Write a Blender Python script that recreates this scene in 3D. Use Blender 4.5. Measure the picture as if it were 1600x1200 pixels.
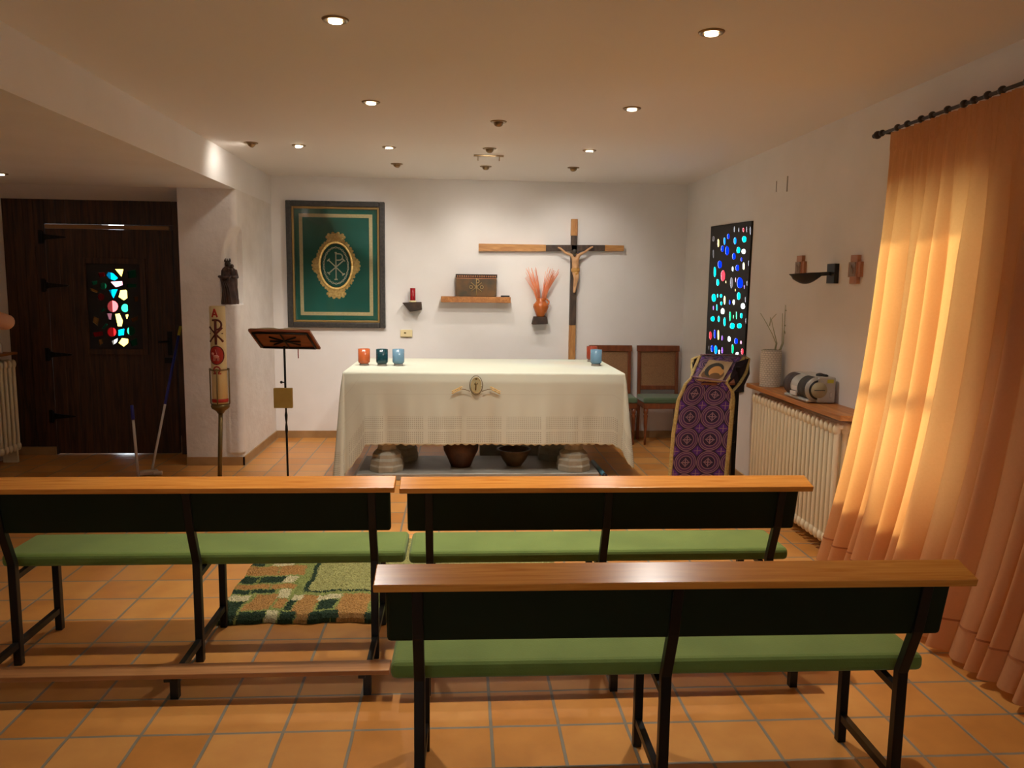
import bpy, bmesh, math, random
from mathutils import Vector, Matrix, geometry
random.seed(7)
PI = math.pi
C = bpy.context.scene.collection
for o in list(bpy.data.objects): bpy.data.objects.remove(o)

# ------------------------------------------------------------------ camera
F, YAW, PIT, ROL, H = 1223.84, .0684, .1255, -.0130, 1.611
cd = bpy.data.cameras.new('camera'); cam = bpy.data.objects.new('camera', cd); C.objects.link(cam)
bpy.context.scene.camera = cam
cd.sensor_width = 36; cd.lens = F*36/1600; cd.clip_start = .02
fw = Vector((math.sin(YAW)*math.cos(PIT), math.cos(YAW)*math.cos(PIT), -math.sin(PIT)))
R0 = Vector((math.cos(YAW), -math.sin(YAW), 0)); U0 = R0.cross(fw)
Rr = R0*math.cos(ROL) - U0*math.sin(ROL); Ur = R0*math.sin(ROL) + U0*math.cos(ROL)
m = Matrix((Rr, Ur, -fw)).transposed().to_4x4(); m.translation = Vector((0, 0, H)); cam.matrix_world = m

# ------------------------------------------------------------------ world, sun, exposure
sc = bpy.context.scene
w = bpy.data.worlds.new('world'); sc.world = w; w.use_nodes = True
bg = w.node_tree.nodes['Background']; bg.inputs[0].default_value = (.85, .93, 1, 1); bg.inputs[1].default_value = 5.0
sl = bpy.data.lights.new('sun', 'SUN'); sl.energy = 6; sl.angle = math.radians(6); sl.color = (1, .9, .74)
so = bpy.data.objects.new('sun', sl); C.objects.link(so); so.rotation_euler = Vector((1.0, -.28, .62)).to_track_quat('Z', 'Y').to_euler()
sc.view_settings.view_transform = 'Standard'; sc.view_settings.look = 'None'
sc.view_settings.gamma = 1; sc.view_settings.use_curve_mapping = False
sc.view_settings.exposure = 0.2
SPOT_W = 100.0        # watts of one ceiling halogen
SPOT_COL = (1.0, .935, .85)

# ------------------------------------------------------------------ pixel -> point helpers (1600x1200)
def ray(px, py):
    return fw*1 + Rr*((px-800)/F) + Ur*((600-py)/F)
E0 = Vector((0, 0, H))
def onY(px, py, Y): d = ray(px, py); return E0 + d*(Y/d.y)
def onX(px, py, X): d = ray(px, py); return E0 + d*(X/d.x)
def onZ(px, py, Z): d = ray(px, py); return E0 + d*((Z-H)/d.z)

# ------------------------------------------------------------------ materials
def lin(c):
    if isinstance(c, str): c = tuple(int(c[i:i+2], 16) for i in (0, 2, 4))
    return tuple(((v/255)/12.92 if v/255 <= .04045 else ((v/255+.055)/1.055)**2.4) for v in c) + (1,)
def newmat(name):
    mt = bpy.data.materials.new(name); mt.use_nodes = True
    nt = mt.node_tree; return mt, nt, nt.nodes['Principled BSDF']
def mat(name, col, rough=.5, metal=0, col2=None, scale=10, stretch=(1, 1, 1), bump=0, bscale=None, spec=.5, lo=.35, hi=.65, sheen=0, detail=4, dist=0):
    mt, nt, b = newmat(name); N = nt.nodes; L = nt.links
    b.inputs['Roughness'].default_value = rough; b.inputs['Metallic'].default_value = metal
    b.inputs['Specular IOR Level'].default_value = spec
    if sheen: b.inputs['Sheen Weight'].default_value = sheen
    tc = N.new('ShaderNodeTexCoord'); mp = N.new('ShaderNodeMapping'); mp.inputs['Scale'].default_value = stretch
    L.new(tc.outputs['Object'], mp.inputs[0])
    if col2:
        n = N.new('ShaderNodeTexNoise'); n.inputs['Scale'].default_value = scale; n.inputs['Detail'].default_value = detail
        n.inputs['Distortion'].default_value = dist
        L.new(mp.outputs[0], n.inputs[0]); r = N.new('ShaderNodeValToRGB')
        r.color_ramp.elements[0].position = lo; r.color_ramp.elements[1].position = hi
        r.color_ramp.elements[0].color = lin(col); r.color_ramp.elements[1].color = lin(col2)
        L.new(n.outputs['Fac'], r.inputs[0]); L.new(r.outputs[0], b.inputs['Base Color'])
    else: b.inputs['Base Color'].default_value = lin(col)
    if bump:
        n2 = N.new('ShaderNodeTexNoise'); n2.inputs['Scale'].default_value = bscale or scale*3; n2.inputs['Detail'].default_value = 5
        L.new(mp.outputs[0], n2.inputs[0]); bp = N.new('ShaderNodeBump'); bp.inputs['Strength'].default_value = bump; bp.inputs['Distance'].default_value = .01
        L.new(n2.outputs['Fac'], bp.inputs['Height']); L.new(bp.outputs[0], b.inputs['Normal'])
    return mt
def emis(name, col, s):
    mt, nt, b = newmat(name); b.inputs['Emission Color'].default_value = lin(col); b.inputs['Emission Strength'].default_value = s
    b.inputs['Base Color'].default_value = lin(col); return mt
def glasscol(name, col):
    mt, nt, b = newmat(name); nt.nodes.remove(b); N = nt.nodes; L = nt.links
    t = N.new('ShaderNodeBsdfTransparent'); t.inputs[0].default_value = col+(1,)
    g = N.new('ShaderNodeBsdfGlossy'); g.inputs['Roughness'].default_value = .15
    mx = N.new('ShaderNodeMixShader'); mx.inputs[0].default_value = .01
    L.new(t.outputs[0], mx.inputs[1]); L.new(g.outputs[0], mx.inputs[2]); L.new(mx.outputs[0], N['Material Output'].inputs[0]); return mt
M = {}
M['wall'] = mat('white_plaster', (232, 227, 222), .85, bump=.12, bscale=14, col2=(236, 231, 227), scale=3)
M['rough_wall'] = mat('rough_plaster', (222, 214, 206), .9, bump=.5, bscale=22, col2=(230, 223, 216), scale=6)
M['ceil'] = mat('ceiling_paint', (232, 226, 220), .85, bump=.04, bscale=8)
M['baseboard'] = mat('baseboard_tile', (158, 122, 78), .45, col2=(170, 134, 90), scale=8)
M['rail'] = mat('varnished_pine', (196, 118, 42), .26, col2=(222, 150, 66), scale=2.2, stretch=(1.2, 22, 22), lo=.3, hi=.7, detail=6, dist=1.2)
M['kneel'] = mat('kneeler_pine', (150, 98, 52), .4, col2=(176, 122, 72), scale=2.2, stretch=(1.2, 22, 22), detail=6)
M['shelfwood'] = mat('shelf_wood', (158, 98, 48), .4, col2=(190, 128, 68), scale=2.5, stretch=(14, 1.2, 14), detail=6, dist=1)
M['beamwood'] = mat('cross_pine', (164, 108, 56), .55, col2=(200, 146, 84), scale=3, stretch=(1.5, 8, 12), detail=6, dist=1)
M['beamwood_v'] = mat('cross_pine_upright', (164, 108, 56), .55, col2=(200, 146, 84), scale=3, stretch=(12, 8, 1.5), detail=6, dist=1)
M['darkbeam'] = mat('cross_dark_wood', (58, 44, 36), .6, col2=(86, 66, 52), scale=4, stretch=(8, 8, 2))
M['metal_blk'] = mat('black_steel', (13, 12, 10), .42, spec=.35)
M['seat'] = mat('green_seat_fabric', (100, 120, 44), .8, col2=(110, 130, 52), scale=5, bump=.15, bscale=160, sheen=.15)
M['panel'] = mat('shaded_green_fabric', (22, 30, 10), .75, col2=(26, 34, 12), scale=4, spec=.2)  # bench back fabric, shade of the rear side darkened into the colour
M['door'] = mat('dark_stained_planks', (40, 24, 12), .55, col2=(78, 48, 24), scale=3.0, stretch=(14, 3, .9), detail=6, dist=.6, bump=.25, bscale=5)
M['doorstrip'] = mat('door_head_strip', (150, 108, 62), .5)
M['iron'] = mat('black_iron', (14, 13, 12), .5, metal=.5)
M['lead'] = mat('dark_resin_leading', (22, 19, 18), .6)
M['cloth'] = mat('ivory_linen', (205, 205, 186), .85, bump=.08, bscale=300, col2=(228, 222, 198), scale=2)
M['stone'] = mat('grey_limestone', (150, 145, 128), .8, col2=(172, 166, 148), scale=9, bump=.3, bscale=40)
M['slab'] = mat('grey_stone_slab', (142, 138, 126), .5, col2=(158, 154, 142), scale=5)
M['jar'] = mat('brown_earthenware', (62, 36, 20), .5, col2=(96, 60, 34), scale=9, bump=.3, bscale=30)
M['bowl'] = mat('olive_earthenware', (76, 58, 34), .5, col2=(104, 82, 52), scale=10, bump=.2, bscale=30)
M['frame'] = mat('charcoal_frame', (44, 42, 40), .45, col2=(66, 62, 56), scale=40, bump=.2, bscale=80)
M['frame_gold'] = mat('dull_gold', (150, 122, 70), .4, metal=.4)
M['green'] = mat('teal_velvet', (0, 98, 82), .75, col2=(6, 108, 92), scale=4)
M['braid'] = mat('beige_braid', (222, 206, 156), .7, col2=(206, 190, 136), scale=60)
M['gold'] = mat('gold_embroidery', (244, 214, 138), .6, col2=(214, 172, 90), scale=60, bump=.4, bscale=200)
M['silverth'] = mat('pale_gold_thread', (240, 234, 204), .5)
M['darkth'] = mat('dark_teal_thread', (10, 54, 40), .7)
M['red'] = mat('red_votive', (150, 4, 18), .25)
M['cream'] = mat('candle_wax', (234, 216, 164), .45)
M['redwax'] = mat('red_wax', (176, 32, 16), .45)
M['brownwax'] = mat('maroon_wax', (92, 26, 14), .45)
M['pinkwax'] = mat('pink_wax', (222, 150, 130), .5)
M['bronze'] = mat('aged_brass', (112, 92, 52), .4, metal=.6)
M['bark'] = mat('dark_wood_block', (44, 30, 20), .7, col2=(72, 50, 34), scale=14)
M['terra'] = mat('glazed_terracotta', (176, 88, 34), .22, col2=(198, 108, 48), scale=8)
M['stick'] = mat('orange_twigs', (226, 122, 76), .6, col2=(240, 156, 110), scale=10)
M['chest'] = mat('carved_chest', (74, 62, 44), .5, col2=(112, 78, 40), scale=9, metal=.2, detail=3)
M['chestgold'] = mat('chest_relief', (168, 140, 92), .45, metal=.3)
M['skin_wood'] = mat('painted_corpus', (190, 142, 96), .55, col2=(206, 160, 116), scale=20)
M['hairdark'] = mat('dark_corpus_hair', (64, 56, 48), .6)
M['loin'] = mat('gilt_loincloth', (190, 140, 70), .5)
M['chairwood'] = mat('red_brown_wood', (104, 52, 24), .35, col2=(128, 68, 32), scale=3, stretch=(10, 10, 2))
M['cane'] = mat('woven_cane', (150, 110, 72), .7, col2=(130, 92, 58), scale=120)
M['chairseat'] = mat('green_chair_velvet', (78, 96, 64), .8, sheen=.3)
M['walnut'] = mat('lectern_wood', (120, 66, 38), .4, col2=(140, 80, 48), scale=4, stretch=(2, 8, 8))
M['paper'] = mat('book_paper', (226, 206, 168), .8)
M['box_ochre'] = mat('ochre_box', (150, 118, 46), .5, col2=(162, 130, 56), scale=10)
M['statue'] = mat('dark_bronze_wood', (50, 34, 28), .4, col2=(76, 54, 46), scale=18)
M['radiator'] = mat('cream_enamel', (232, 218, 184), .35)
M['vase'] = mat('white_basket_ceramic', (214, 206, 190), .7)
M['twig'] = mat('pale_green_twigs', (168, 170, 136), .6)
M['silver'] = mat('silver_plastic', (176, 172, 164), .32, metal=.35)
M['grill'] = mat('speaker_mesh', (52, 50, 46), .7)
M['grill2'] = mat('speaker_mesh_brown', (70, 58, 56), .7)
M['blackpl'] = mat('black_plastic', (26, 25, 24), .4)
M['yellow'] = mat('yellow_label', (190, 186, 60), .6)
M['lamp_blk'] = mat('black_lamp_metal', (22, 21, 20), .5)
M['copper'] = mat('copper_wood', (166, 108, 70), .45, col2=(188, 128, 90), scale=14)
M['copper_d'] = mat('copper_relief', (130, 108, 90), .45, metal=.3, col2=(150, 130, 112), scale=30)
M['rod'] = mat('dark_rod_iron', (40, 26, 20), .4, metal=.3)
M['ring'] = mat('aged_nickel', (150, 126, 92), .3, metal=.9)
M['bulb'] = emis('lit_halogen', (255, 238, 205), 18)
M['bulb_off'] = mat('dim_glass', (120, 110, 96), .2)
M['socket'] = mat('ivory_socket', (226, 208, 160), .4)
M['blue'] = mat('blue_handle', (26, 38, 130), .4)
M['whitepl'] = mat('white_pole', (200, 192, 184), .4)
M['mophead'] = mat('grey_mop_head', (178, 158, 136), .8)
M['bluetube'] = mat('pale_blue_plastic', (96, 150, 168), .3)
M['goldtrim'] = mat('gold_trim', (206, 184, 122), .6, col2=(180, 154, 88), scale=70)
M['black_cloth'] = mat('dark_lining', (30, 18, 34), .8)
M['skin'] = mat('skin', (196, 140, 108), .5, col2=(206, 152, 120), scale=8)
M['shirt'] = mat('white_shirt', (206, 198, 184), .8)
M['trousers'] = mat('grey_trousers', (64, 62, 66), .85)
M['hair'] = mat('brown_hair', (52, 36, 26), .7)
M['face_dark'] = mat('dark_feature', (40, 24, 20), .5)
M['poster'] = mat('notice_board', (206, 200, 190), .7)
M['poster_pic'] = mat('notice_picture', (74, 40, 36), .7)
M['crackm'] = mat('grey_cable_cover', (150, 140, 128), .7)
M['win_white'] = mat('window_frame_paint', (190, 176, 156), .5)

# floor tiles
def floor_mat():
    mt, nt, b = newmat('terracotta_floor'); N = nt.nodes; L = nt.links
    tc = N.new('ShaderNodeTexCoord'); mp = N.new('ShaderNodeMapping'); mp.vector_type = 'POINT'
    mp.inputs['Location'].default_value = (1.3723+.25*60, -2.699+.25*60, 0)
    L.new(tc.outputs['Object'], mp.inputs[0])
    wn = N.new('ShaderNodeTexNoise'); wn.inputs['Scale'].default_value = 5; L.new(mp.outputs[0], wn.inputs[0])
    sub = N.new('ShaderNodeVectorMath'); sub.operation = 'MULTIPLY_ADD'; sub.inputs[1].default_value = (.008, .008, 0)
    L.new(wn.outputs['Color'], sub.inputs[0]); L.new(mp.outputs[0], sub.inputs[2])
    br = N.new('ShaderNodeTexBrick'); br.offset = 0; br.squash = 1
    br.inputs['Scale'].default_value = 1; br.inputs['Brick Width'].default_value = .25; br.inputs['Row Height'].default_value = .25
    br.inputs['Mortar Size'].default_value = .0068; br.inputs['Mortar Smooth'].default_value = .3
    br.inputs['Color1'].default_value = lin((190, 124, 56)); br.inputs['Color2'].default_value = lin((208, 146, 76)); br.inputs['Mortar'].default_value = lin((134, 124, 106))
    L.new(sub.outputs[0], br.inputs[0])
    n = N.new('ShaderNodeTexNoise'); n.inputs['Scale'].default_value = 7; n.inputs['Detail'].default_value = 5; L.new(mp.outputs[0], n.inputs[0])
    mx = N.new('ShaderNodeMixRGB'); mx.blend_type = 'OVERLAY'; mx.inputs[0].default_value = .3; L.new(br.outputs['Color'], mx.inputs[1]); L.new(n.outputs['Fac'], mx.inputs[2])
    L.new(mx.outputs[0], b.inputs['Base Color'])
    rr = N.new('ShaderNodeMapRange'); rr.inputs['To Min'].default_value = .24; rr.inputs['To Max'].default_value = .42; L.new(n.outputs['Fac'], rr.inputs[0]); L.new(rr.outputs[0], b.inputs['Roughness'])
    bp = N.new('ShaderNodeBump'); bp.invert = True; bp.inputs['Strength'].default_value = .5; bp.inputs['Distance'].default_value = .004
    L.new(br.outputs['Fac'], bp.inputs['Height']); L.new(bp.outputs[0], b.inputs['Normal']); return mt
M['floor'] = floor_mat()

def curtain_mat():
    mt, nt, b = newmat('apricot_voile'); N = nt.nodes; L = nt.links; nt.nodes.remove(b)
    tc = N.new('ShaderNodeTexCoord'); n = N.new('ShaderNodeTexNoise'); n.inputs['Scale'].default_value = 90; L.new(tc.outputs['Object'], n.inputs[0])
    r = N.new('ShaderNodeValToRGB'); r.color_ramp.elements[0].color = lin((204, 150, 104)); r.color_ramp.elements[1].color = lin((214, 162, 118)); L.new(n.outputs['Fac'], r.inputs[0])
    d = N.new('ShaderNodeBsdfDiffuse'); t = N.new('ShaderNodeBsdfTranslucent'); L.new(r.outputs[0], d.inputs[0])
    t.inputs[0].default_value = lin((248, 184, 104))
    mx = N.new('ShaderNodeMixShader'); mx.inputs[0].default_value = .38; L.new(d.outputs[0], mx.inputs[1]); L.new(t.outputs[0], mx.inputs[2])
    L.new(mx.outputs[0], N['Material Output'].inputs[0]); return mt
M['curtain'] = curtain_mat()

def tinted(name, col, rough=.2):
    mt, nt, b = newmat(name); b.inputs['Base Color'].default_value = lin(col); b.inputs['Roughness'].default_value = rough
    b.inputs['Transmission Weight'].default_value = .35
    tc = nt.nodes.new('ShaderNodeTexCoord'); n = nt.nodes.new('ShaderNodeTexNoise'); n.inputs['Scale'].default_value = 60
    nt.links.new(tc.outputs['Object'], n.inputs[0]); bp = nt.nodes.new('ShaderNodeBump'); bp.inputs['Strength'].default_value = .5
    nt.links.new(n.outputs['Fac'], bp.inputs['Height']); nt.links.new(bp.outputs[0], b.inputs['Normal']); return mt
M['g_orange'] = tinted('orange_glass', (206, 104, 56)); M['g_teal'] = tinted('dark_teal_glass', (18, 66, 74))
M['g_blue'] = tinted('pale_blue_glass', (120, 160, 184)); M['g_red'] = tinted('brick_red_glass', (172, 68, 44)); M['g_clear'] = tinted('clear_base', (170, 160, 150))
def pane_mat():
    mt, nt, b = newmat('picture_glass'); N = nt.nodes; L = nt.links; N.remove(b)
    t = N.new('ShaderNodeBsdfTransparent'); g = N.new('ShaderNodeBsdfGlossy'); g.inputs['Roughness'].default_value = .03
    fr = N.new('ShaderNodeFresnel'); fr.inputs[0].default_value = 1.5
    mx = N.new('ShaderNodeMixShader'); L.new(fr.outputs[0], mx.inputs[0]); L.new(t.outputs[0], mx.inputs[1]); L.new(g.outputs[0], mx.inputs[2]); L.new(mx.outputs[0], N['Material Output'].inputs[0]); return mt
M['pane'] = pane_mat()

# small math-node toolkit for the patterned cloths
class NM:
    def __init__(s, nt): s.nt = nt
    def m(s, op, a, b=None, c=None):
        n = s.nt.nodes.new('ShaderNodeMath'); n.operation = op
        for i, v in enumerate((a, b, c)):
            if v is None: continue
            if isinstance(v, (int, float)): n.inputs[i].default_value = v
            else: s.nt.links.new(v, n.inputs[i])
        return n.outputs[0]
    def mix(s, f, a, b):
        n = s.nt.nodes.new('ShaderNodeMixRGB')
        for i, v in enumerate((f, a, b)):
            if isinstance(v, tuple): n.inputs[i].default_value = v
            elif isinstance(v, (int, float)): n.inputs[i].default_value = v
            else: s.nt.links.new(v, n.inputs[i])
        return n.outputs[0]
    def band(s, x, c, w): return s.m('LESS_THAN', s.m('ABSOLUTE', s.m('SUBTRACT', x, c)), w)
def brocade_mat():
    mt, nt, b = newmat('purple_brocade'); k = NM(nt); uv = nt.nodes.new('ShaderNodeUVMap'); sp = nt.nodes.new('ShaderNodeSeparateXYZ'); nt.links.new(uv.outputs[0], sp.inputs[0])
    u, v = sp.outputs[0], sp.outputs[1]
    x = k.m('SUBTRACT', k.m('FRACT', u), .5); y = k.m('SUBTRACT', k.m('FRACT', v), .5)
    ax, ay = k.m('ABSOLUTE', x), k.m('ABSOLUTE', y); r = k.m('SQRT', k.m('ADD', k.m('MULTIPLY', x, x), k.m('MULTIPLY', y, y)))
    dark, line, mid, lil = lin((40, 12, 58)), lin((156, 120, 132)), lin((78, 38, 90)), lin((84, 30, 130))
    col = k.mix(k.m('LESS_THAN', r, .485), dark, mid)
    for c_, w_ in ((.475, .014), (.40, .012), (.285, .014)): col = k.mix(k.band(r, c_, w_), col, line)
    col = k.mix(k.m('LESS_THAN', r, .27), col, dark)
    cr = k.m('MULTIPLY', k.m('LESS_THAN', k.m('MINIMUM', ax, ay), .022), k.m('LESS_THAN', r, .2)); col = k.mix(cr, col, line)
    col = k.mix(k.m('MULTIPLY', k.band(k.m('ADD', ax, ay), .17, .022), k.m('GREATER_THAN', k.m('MINIMUM', ax, ay), .03)), col, line)
    cx, cy = k.m('SUBTRACT', .5, ax), k.m('SUBTRACT', .5, ay); d = k.m('ADD', cx, cy)
    col = k.mix(k.m('LESS_THAN', d, .24), col, lil); 
    col = k.mix(k.m('MULTIPLY', k.m('LESS_THAN', k.m('MINIMUM', cx, cy), .016), k.m('LESS_THAN', d, .16)), col, line)
    nt.links.new(col, b.inputs['Base Color']); b.inputs['Roughness'].default_value = .55; b.inputs['Sheen Weight'].default_value = .2; return mt
M['brocade'] = brocade_mat()
def lace_cloth():
    mt, nt, b = newmat('ivory_linen_with_lace'); k = NM(nt); tc = nt.nodes.new('ShaderNodeUVMap'); sp = nt.nodes.new('ShaderNodeSeparateXYZ'); nt.links.new(tc.outputs[0], sp.inputs[0])
    x, z = sp.outputs[0], sp.outputs[1]      # metres along the edge, metres above the hem
    fx = k.m('SUBTRACT', k.m('FRACT', k.m('MULTIPLY', x, 62)), .5); fz = k.m('SUBTRACT', k.m('FRACT', k.m('MULTIPLY', z, 62)), .5)
    hole = k.m('LESS_THAN', k.m('ADD', k.m('MULTIPLY', fx, fx), k.m('MULTIPLY', fz, fz)), .075)
    inb = k.m('MULTIPLY', k.m('LESS_THAN', z, .235), k.m('GREATER_THAN', z, .015))
    gap = k.m('GREATER_THAN', k.m('ABSOLUTE', k.m('SUBTRACT', z, .125)), .01)
    big = k.m('GREATER_THAN', k.m('FRACT', k.m('MULTIPLY', x, 3.1)), .12)
    f = k.m('MULTIPLY', k.m('MULTIPLY', hole, inb), k.m('MULTIPLY', gap, big))
    base = lin((205, 205, 186)); col = k.mix(f, base, lin((164, 160, 140)))
    crease = k.band(k.m('FRACT', k.m('MULTIPLY', z, 4.6)), .93, .012); col = k.mix(k.m('MULTIPLY', crease, .25), col, lin((176, 168, 142)))
    nt.links.new(col, b.inputs['Base Color']); b.inputs['Roughness'].default_value = .85
    bp = nt.nodes.new('ShaderNodeBump'); bp.invert = True; bp.inputs['Strength'].default_value = .6; bp.inputs['Distance'].default_value = .003; nt.links.new(f, bp.inputs['Height']); nt.links.new(bp.outputs[0], b.inputs['Normal']); return mt
M['lace'] = lace_cloth()
def vase_mat():
    mt, nt, b = newmat('basket_weave_ceramic'); br = nt.nodes.new('ShaderNodeTexBrick'); tc = nt.nodes.new('ShaderNodeUVMap'); nt.links.new(tc.outputs[0], br.inputs[0])
    br.inputs['Scale'].default_value = 1; br.inputs['Brick Width'].default_value = .05; br.inputs['Row Height'].default_value = .032; br.inputs['Mortar Size'].default_value = .005
    br.inputs['Color1'].default_value = lin((216, 208, 192)); br.inputs['Color2'].default_value = lin((224, 216, 202)); br.inputs['Mortar'].default_value = lin((184, 176, 160))
    nt.links.new(br.outputs[0], b.inputs['Base Color']); b.inputs['Roughness'].default_value = .7
    bp = nt.nodes.new('ShaderNodeBump'); bp.invert = True; bp.inputs['Strength'].default_value = .8; bp.inputs['Distance'].default_value = .01; nt.links.new(br.outputs['Fac'], bp.inputs['Height']); nt.links.new(bp.outputs[0], b.inputs['Normal']); return mt
M['vase'] = vase_mat()

# ------------------------------------------------------------------ mesh helpers (all in world coordinates)
def faces(bm, vs, fs, mi=0, smooth=False):
    V = [bm.verts.new(v) for v in vs]; out = []
    for f in fs:
        try: q = bm.faces.new([V[i] for i in f])
        except ValueError: continue
        q.material_index = mi; q.smooth = smooth; out.append(q)
    return V
def box(bm, c, s, rot=None, mi=0):
    c = Vector(c); vs = []
    for x in (-.5, .5):
        for y in (-.5, .5):
            for z in (-.5, .5):
                v = Vector((x*s[0], y*s[1], z*s[2]))
                if rot is not None: v = rot @ v
                vs.append(c+v)
    return faces(bm, vs, [(0, 1, 3, 2), (4, 6, 7, 5), (0, 4, 5, 1), (2, 3, 7, 6), (0, 2, 6, 4), (1, 5, 7, 3)], mi)
def box2(bm, a, b, mi=0):
    return box(bm, [(a[i]+b[i])/2 for i in range(3)], [abs(b[i]-a[i]) for i in range(3)], None, mi)
def bar(bm, p0, p1, w, d, up=(0, 0, 1), mi=0):
    p0, p1 = Vector(p0), Vector(p1); a = (p1-p0); L = a.length; a.normalize(); u = Vector(up)
    if abs(a.dot(u)) > .99: u = Vector((0, 1, 0))
    x = a.cross(u).normalized(); y = x.cross(a).normalized()
    return box(bm, (p0+p1)/2, (w, L, d), Matrix((x, a, y)).transposed(), mi)
def tube(bm, pts, r, n=8, mi=0, caps=True):
    pts = [Vector(p) for p in pts]; m_ = len(pts); rs = r if isinstance(r, (list, tuple)) else [r]*m_
    vs, fs = [], []; u = None
    for i, p in enumerate(pts):
        t = (pts[min(i+1, m_-1)]-pts[max(i-1, 0)]).normalized()
        if u is None: u = t.orthogonal().normalized()
        u = (u - t*u.dot(t)).normalized(); v = t.cross(u)
        for k in range(n):
            a = 2*PI*k/n; vs.append(p + (u*math.cos(a)+v*math.sin(a))*rs[i])
    for i in range(m_-1):
        for k in range(n):
            fs.append((i*n+k, i*n+(k+1) % n, (i+1)*n+(k+1) % n, (i+1)*n+k))
    if caps: fs.append(tuple(range(n-1, -1, -1))); fs.append(tuple((m_-1)*n+k for k in range(n)))
    return faces(bm, vs, fs, mi, True)
def lathe(bm, prof, c=(0, 0, 0), n=32, mi=0, sx=1, sy=1, axis=None, uvn=None):
    c = Vector(c); vs, fs = [], []
    for (r, z) in prof:
        for k in range(n):
            a = 2*PI*k/n + (PI/n if n < 12 else 0); v = Vector((max(r, 1e-4)*math.cos(a)*sx, max(r, 1e-4)*math.sin(a)*sy, z))
            if axis is not None: v = axis @ v
            vs.append(c+v)
    m_ = len(prof)
    for i in range(m_-1):
        for k in range(n): fs.append((i*n+k, i*n+(k+1) % n, (i+1)*n+(k+1) % n, (i+1)*n+k))
    fs.append(tuple(range(n-1, -1, -1))); fs.append(tuple((m_-1)*n+k for k in range(n)))
    return faces(bm, vs, fs, mi, n >= 12)
def ball(bm, c, r, mi=0, n=12, rot=None):
    r = r if isinstance(r, (list, tuple)) else (r, r, r); c = Vector(c); vs, fs = [], []
    h = n//2+1
    for i in range(h+1):
        t = PI*i/h
        for k in range(n):
            a = 2*PI*k/n; s = max(math.sin(t), 1e-3); v = Vector((r[0]*s*math.cos(a), r[1]*s*math.sin(a), -r[2]*math.cos(t)))
            if rot is not None: v = rot @ v
            vs.append(c+v)
    for i in range(h):
        for k in range(n): fs.append((i*n+k, i*n+(k+1) % n, (i+1)*n+(k+1) % n, (i+1)*n+k))
    return faces(bm, vs, fs, mi, True)
def prism(bm, poly, fn, d0, d1, mi=0):
    """poly of 2-D points, fn(a,b,d)->world point; extruded from d0 to d1"""
    n = len(poly); vs = [fn(a, b, d0) for a, b in poly]+[fn(a, b, d1) for a, b in poly]
    fs = [tuple(range(n)), tuple(range(2*n-1, n-1, -1))]+[(i, i+n, (i+1) % n+n, (i+1) % n) for i in range(n)]
    return faces(bm, vs, fs, mi)
def grid(bm, fn, nu, nv, mi=0, uv=None, smooth=True):
    V = [[bm.verts.new(fn(i/nu, j/nv)) for i in range(nu+1)] for j in range(nv+1)]
    lay = bm.loops.layers.uv.verify() if uv else None
    for j in range(nv):
        for i in range(nu):
            f = bm.faces.new((V[j][i], V[j][i+1], V[j+1][i+1], V[j+1][i])); f.smooth = smooth; f.material_index = mi
            if uv:
                for lp, (a, b) in zip(f.loops, ((i, j), (i+1, j), (i+1, j+1), (i, j+1))): lp[lay].uv = uv(a/nu, b/nv)
    return V
def holed(bm, outer, holes, fn, d0, d1, mi=0):
    """plate with holes: front, back and side walls"""
    loops = [outer]+holes; flat = [p for l in loops for p in l]
    tris = geometry.tessellate_polygon([[Vector((a, b, 0)) for a, b in l] for l in loops])
    n = len(flat); vs = [fn(a, b, d0) for a, b in flat]+[fn(a, b, d1) for a, b in flat]
    fs = [tuple(t) for t in tris]+[tuple(i+n for i in reversed(t)) for t in tris]
    k = 0
    for l in loops:
        m_ = len(l)
        for i in range(m_): fs.append((k+i, k+(i+1) % m_, k+(i+1) % m_+n, k+i+n))
        k += m_
    return faces(bm, vs, fs, mi)
def worldm(o):
    mt = Matrix.Translation(o.location) @ o.rotation_euler.to_matrix().to_4x4()
    return worldm(o.parent) @ mt if o.parent else mt
def obj(name, bm, mats, parent=None, bevel=0, fix=True, solid=0, sub=0):
    for e in bm.edges:
        if len(e.link_faces) == 2 and e.calc_face_angle(0) > .75: e.smooth = False
    if fix: bmesh.ops.recalc_face_normals(bm, faces=bm.faces[:])
    me = bpy.data.meshes.new(name); bm.to_mesh(me); bm.free()
    for x in (mats if isinstance(mats, (list, tuple)) else [mats]): me.materials.append(M[x] if isinstance(x, str) else x)
    o = bpy.data.objects.new(name, me); C.objects.link(o)
    if parent is not None:
        me.transform(worldm(parent).inverted()); o.parent = parent
    if solid:
        s = o.modifiers.new('solid', 'SOLIDIFY'); s.thickness = solid; s.offset = 0
    if bevel:
        b = o.modifiers.new('bevel', 'BEVEL'); b.width = bevel; b.segments = 3; b.limit_method = 'ANGLE'; b.angle_limit = .7
    if sub:
        s = o.modifiers.new('sub', 'SUBSURF'); s.levels = sub; s.render_levels = sub
    return o
def B(): return bmesh.new()
def mk(name, fn, mats, parent=None, **k):
    bm = B(); fn(bm); return obj(name, bm, mats, parent, **k)
def recenter(o, p):
    p = Vector(p); o.data.transform(Matrix.Translation(-p)); o.location = p; return o
def tag(o, label, cat, group=None):
    o['label'] = label; o['category'] = cat
    if group: o['group'] = group
    return o
def thing(name, label, cat, loc=(0, 0, 0), rz=0, group=None):
    o = bpy.data.objects.new(name, None); C.objects.link(o); o.empty_display_size = .05
    o.location = loc; o.rotation_euler = (0, 0, rz); return tag(o, label, cat, group)
def struct(name, fn, mats, parent=None, **k):
    o = mk(name, fn, mats, parent, **k)
    if parent is None: o['kind'] = 'structure'
    return o
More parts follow.
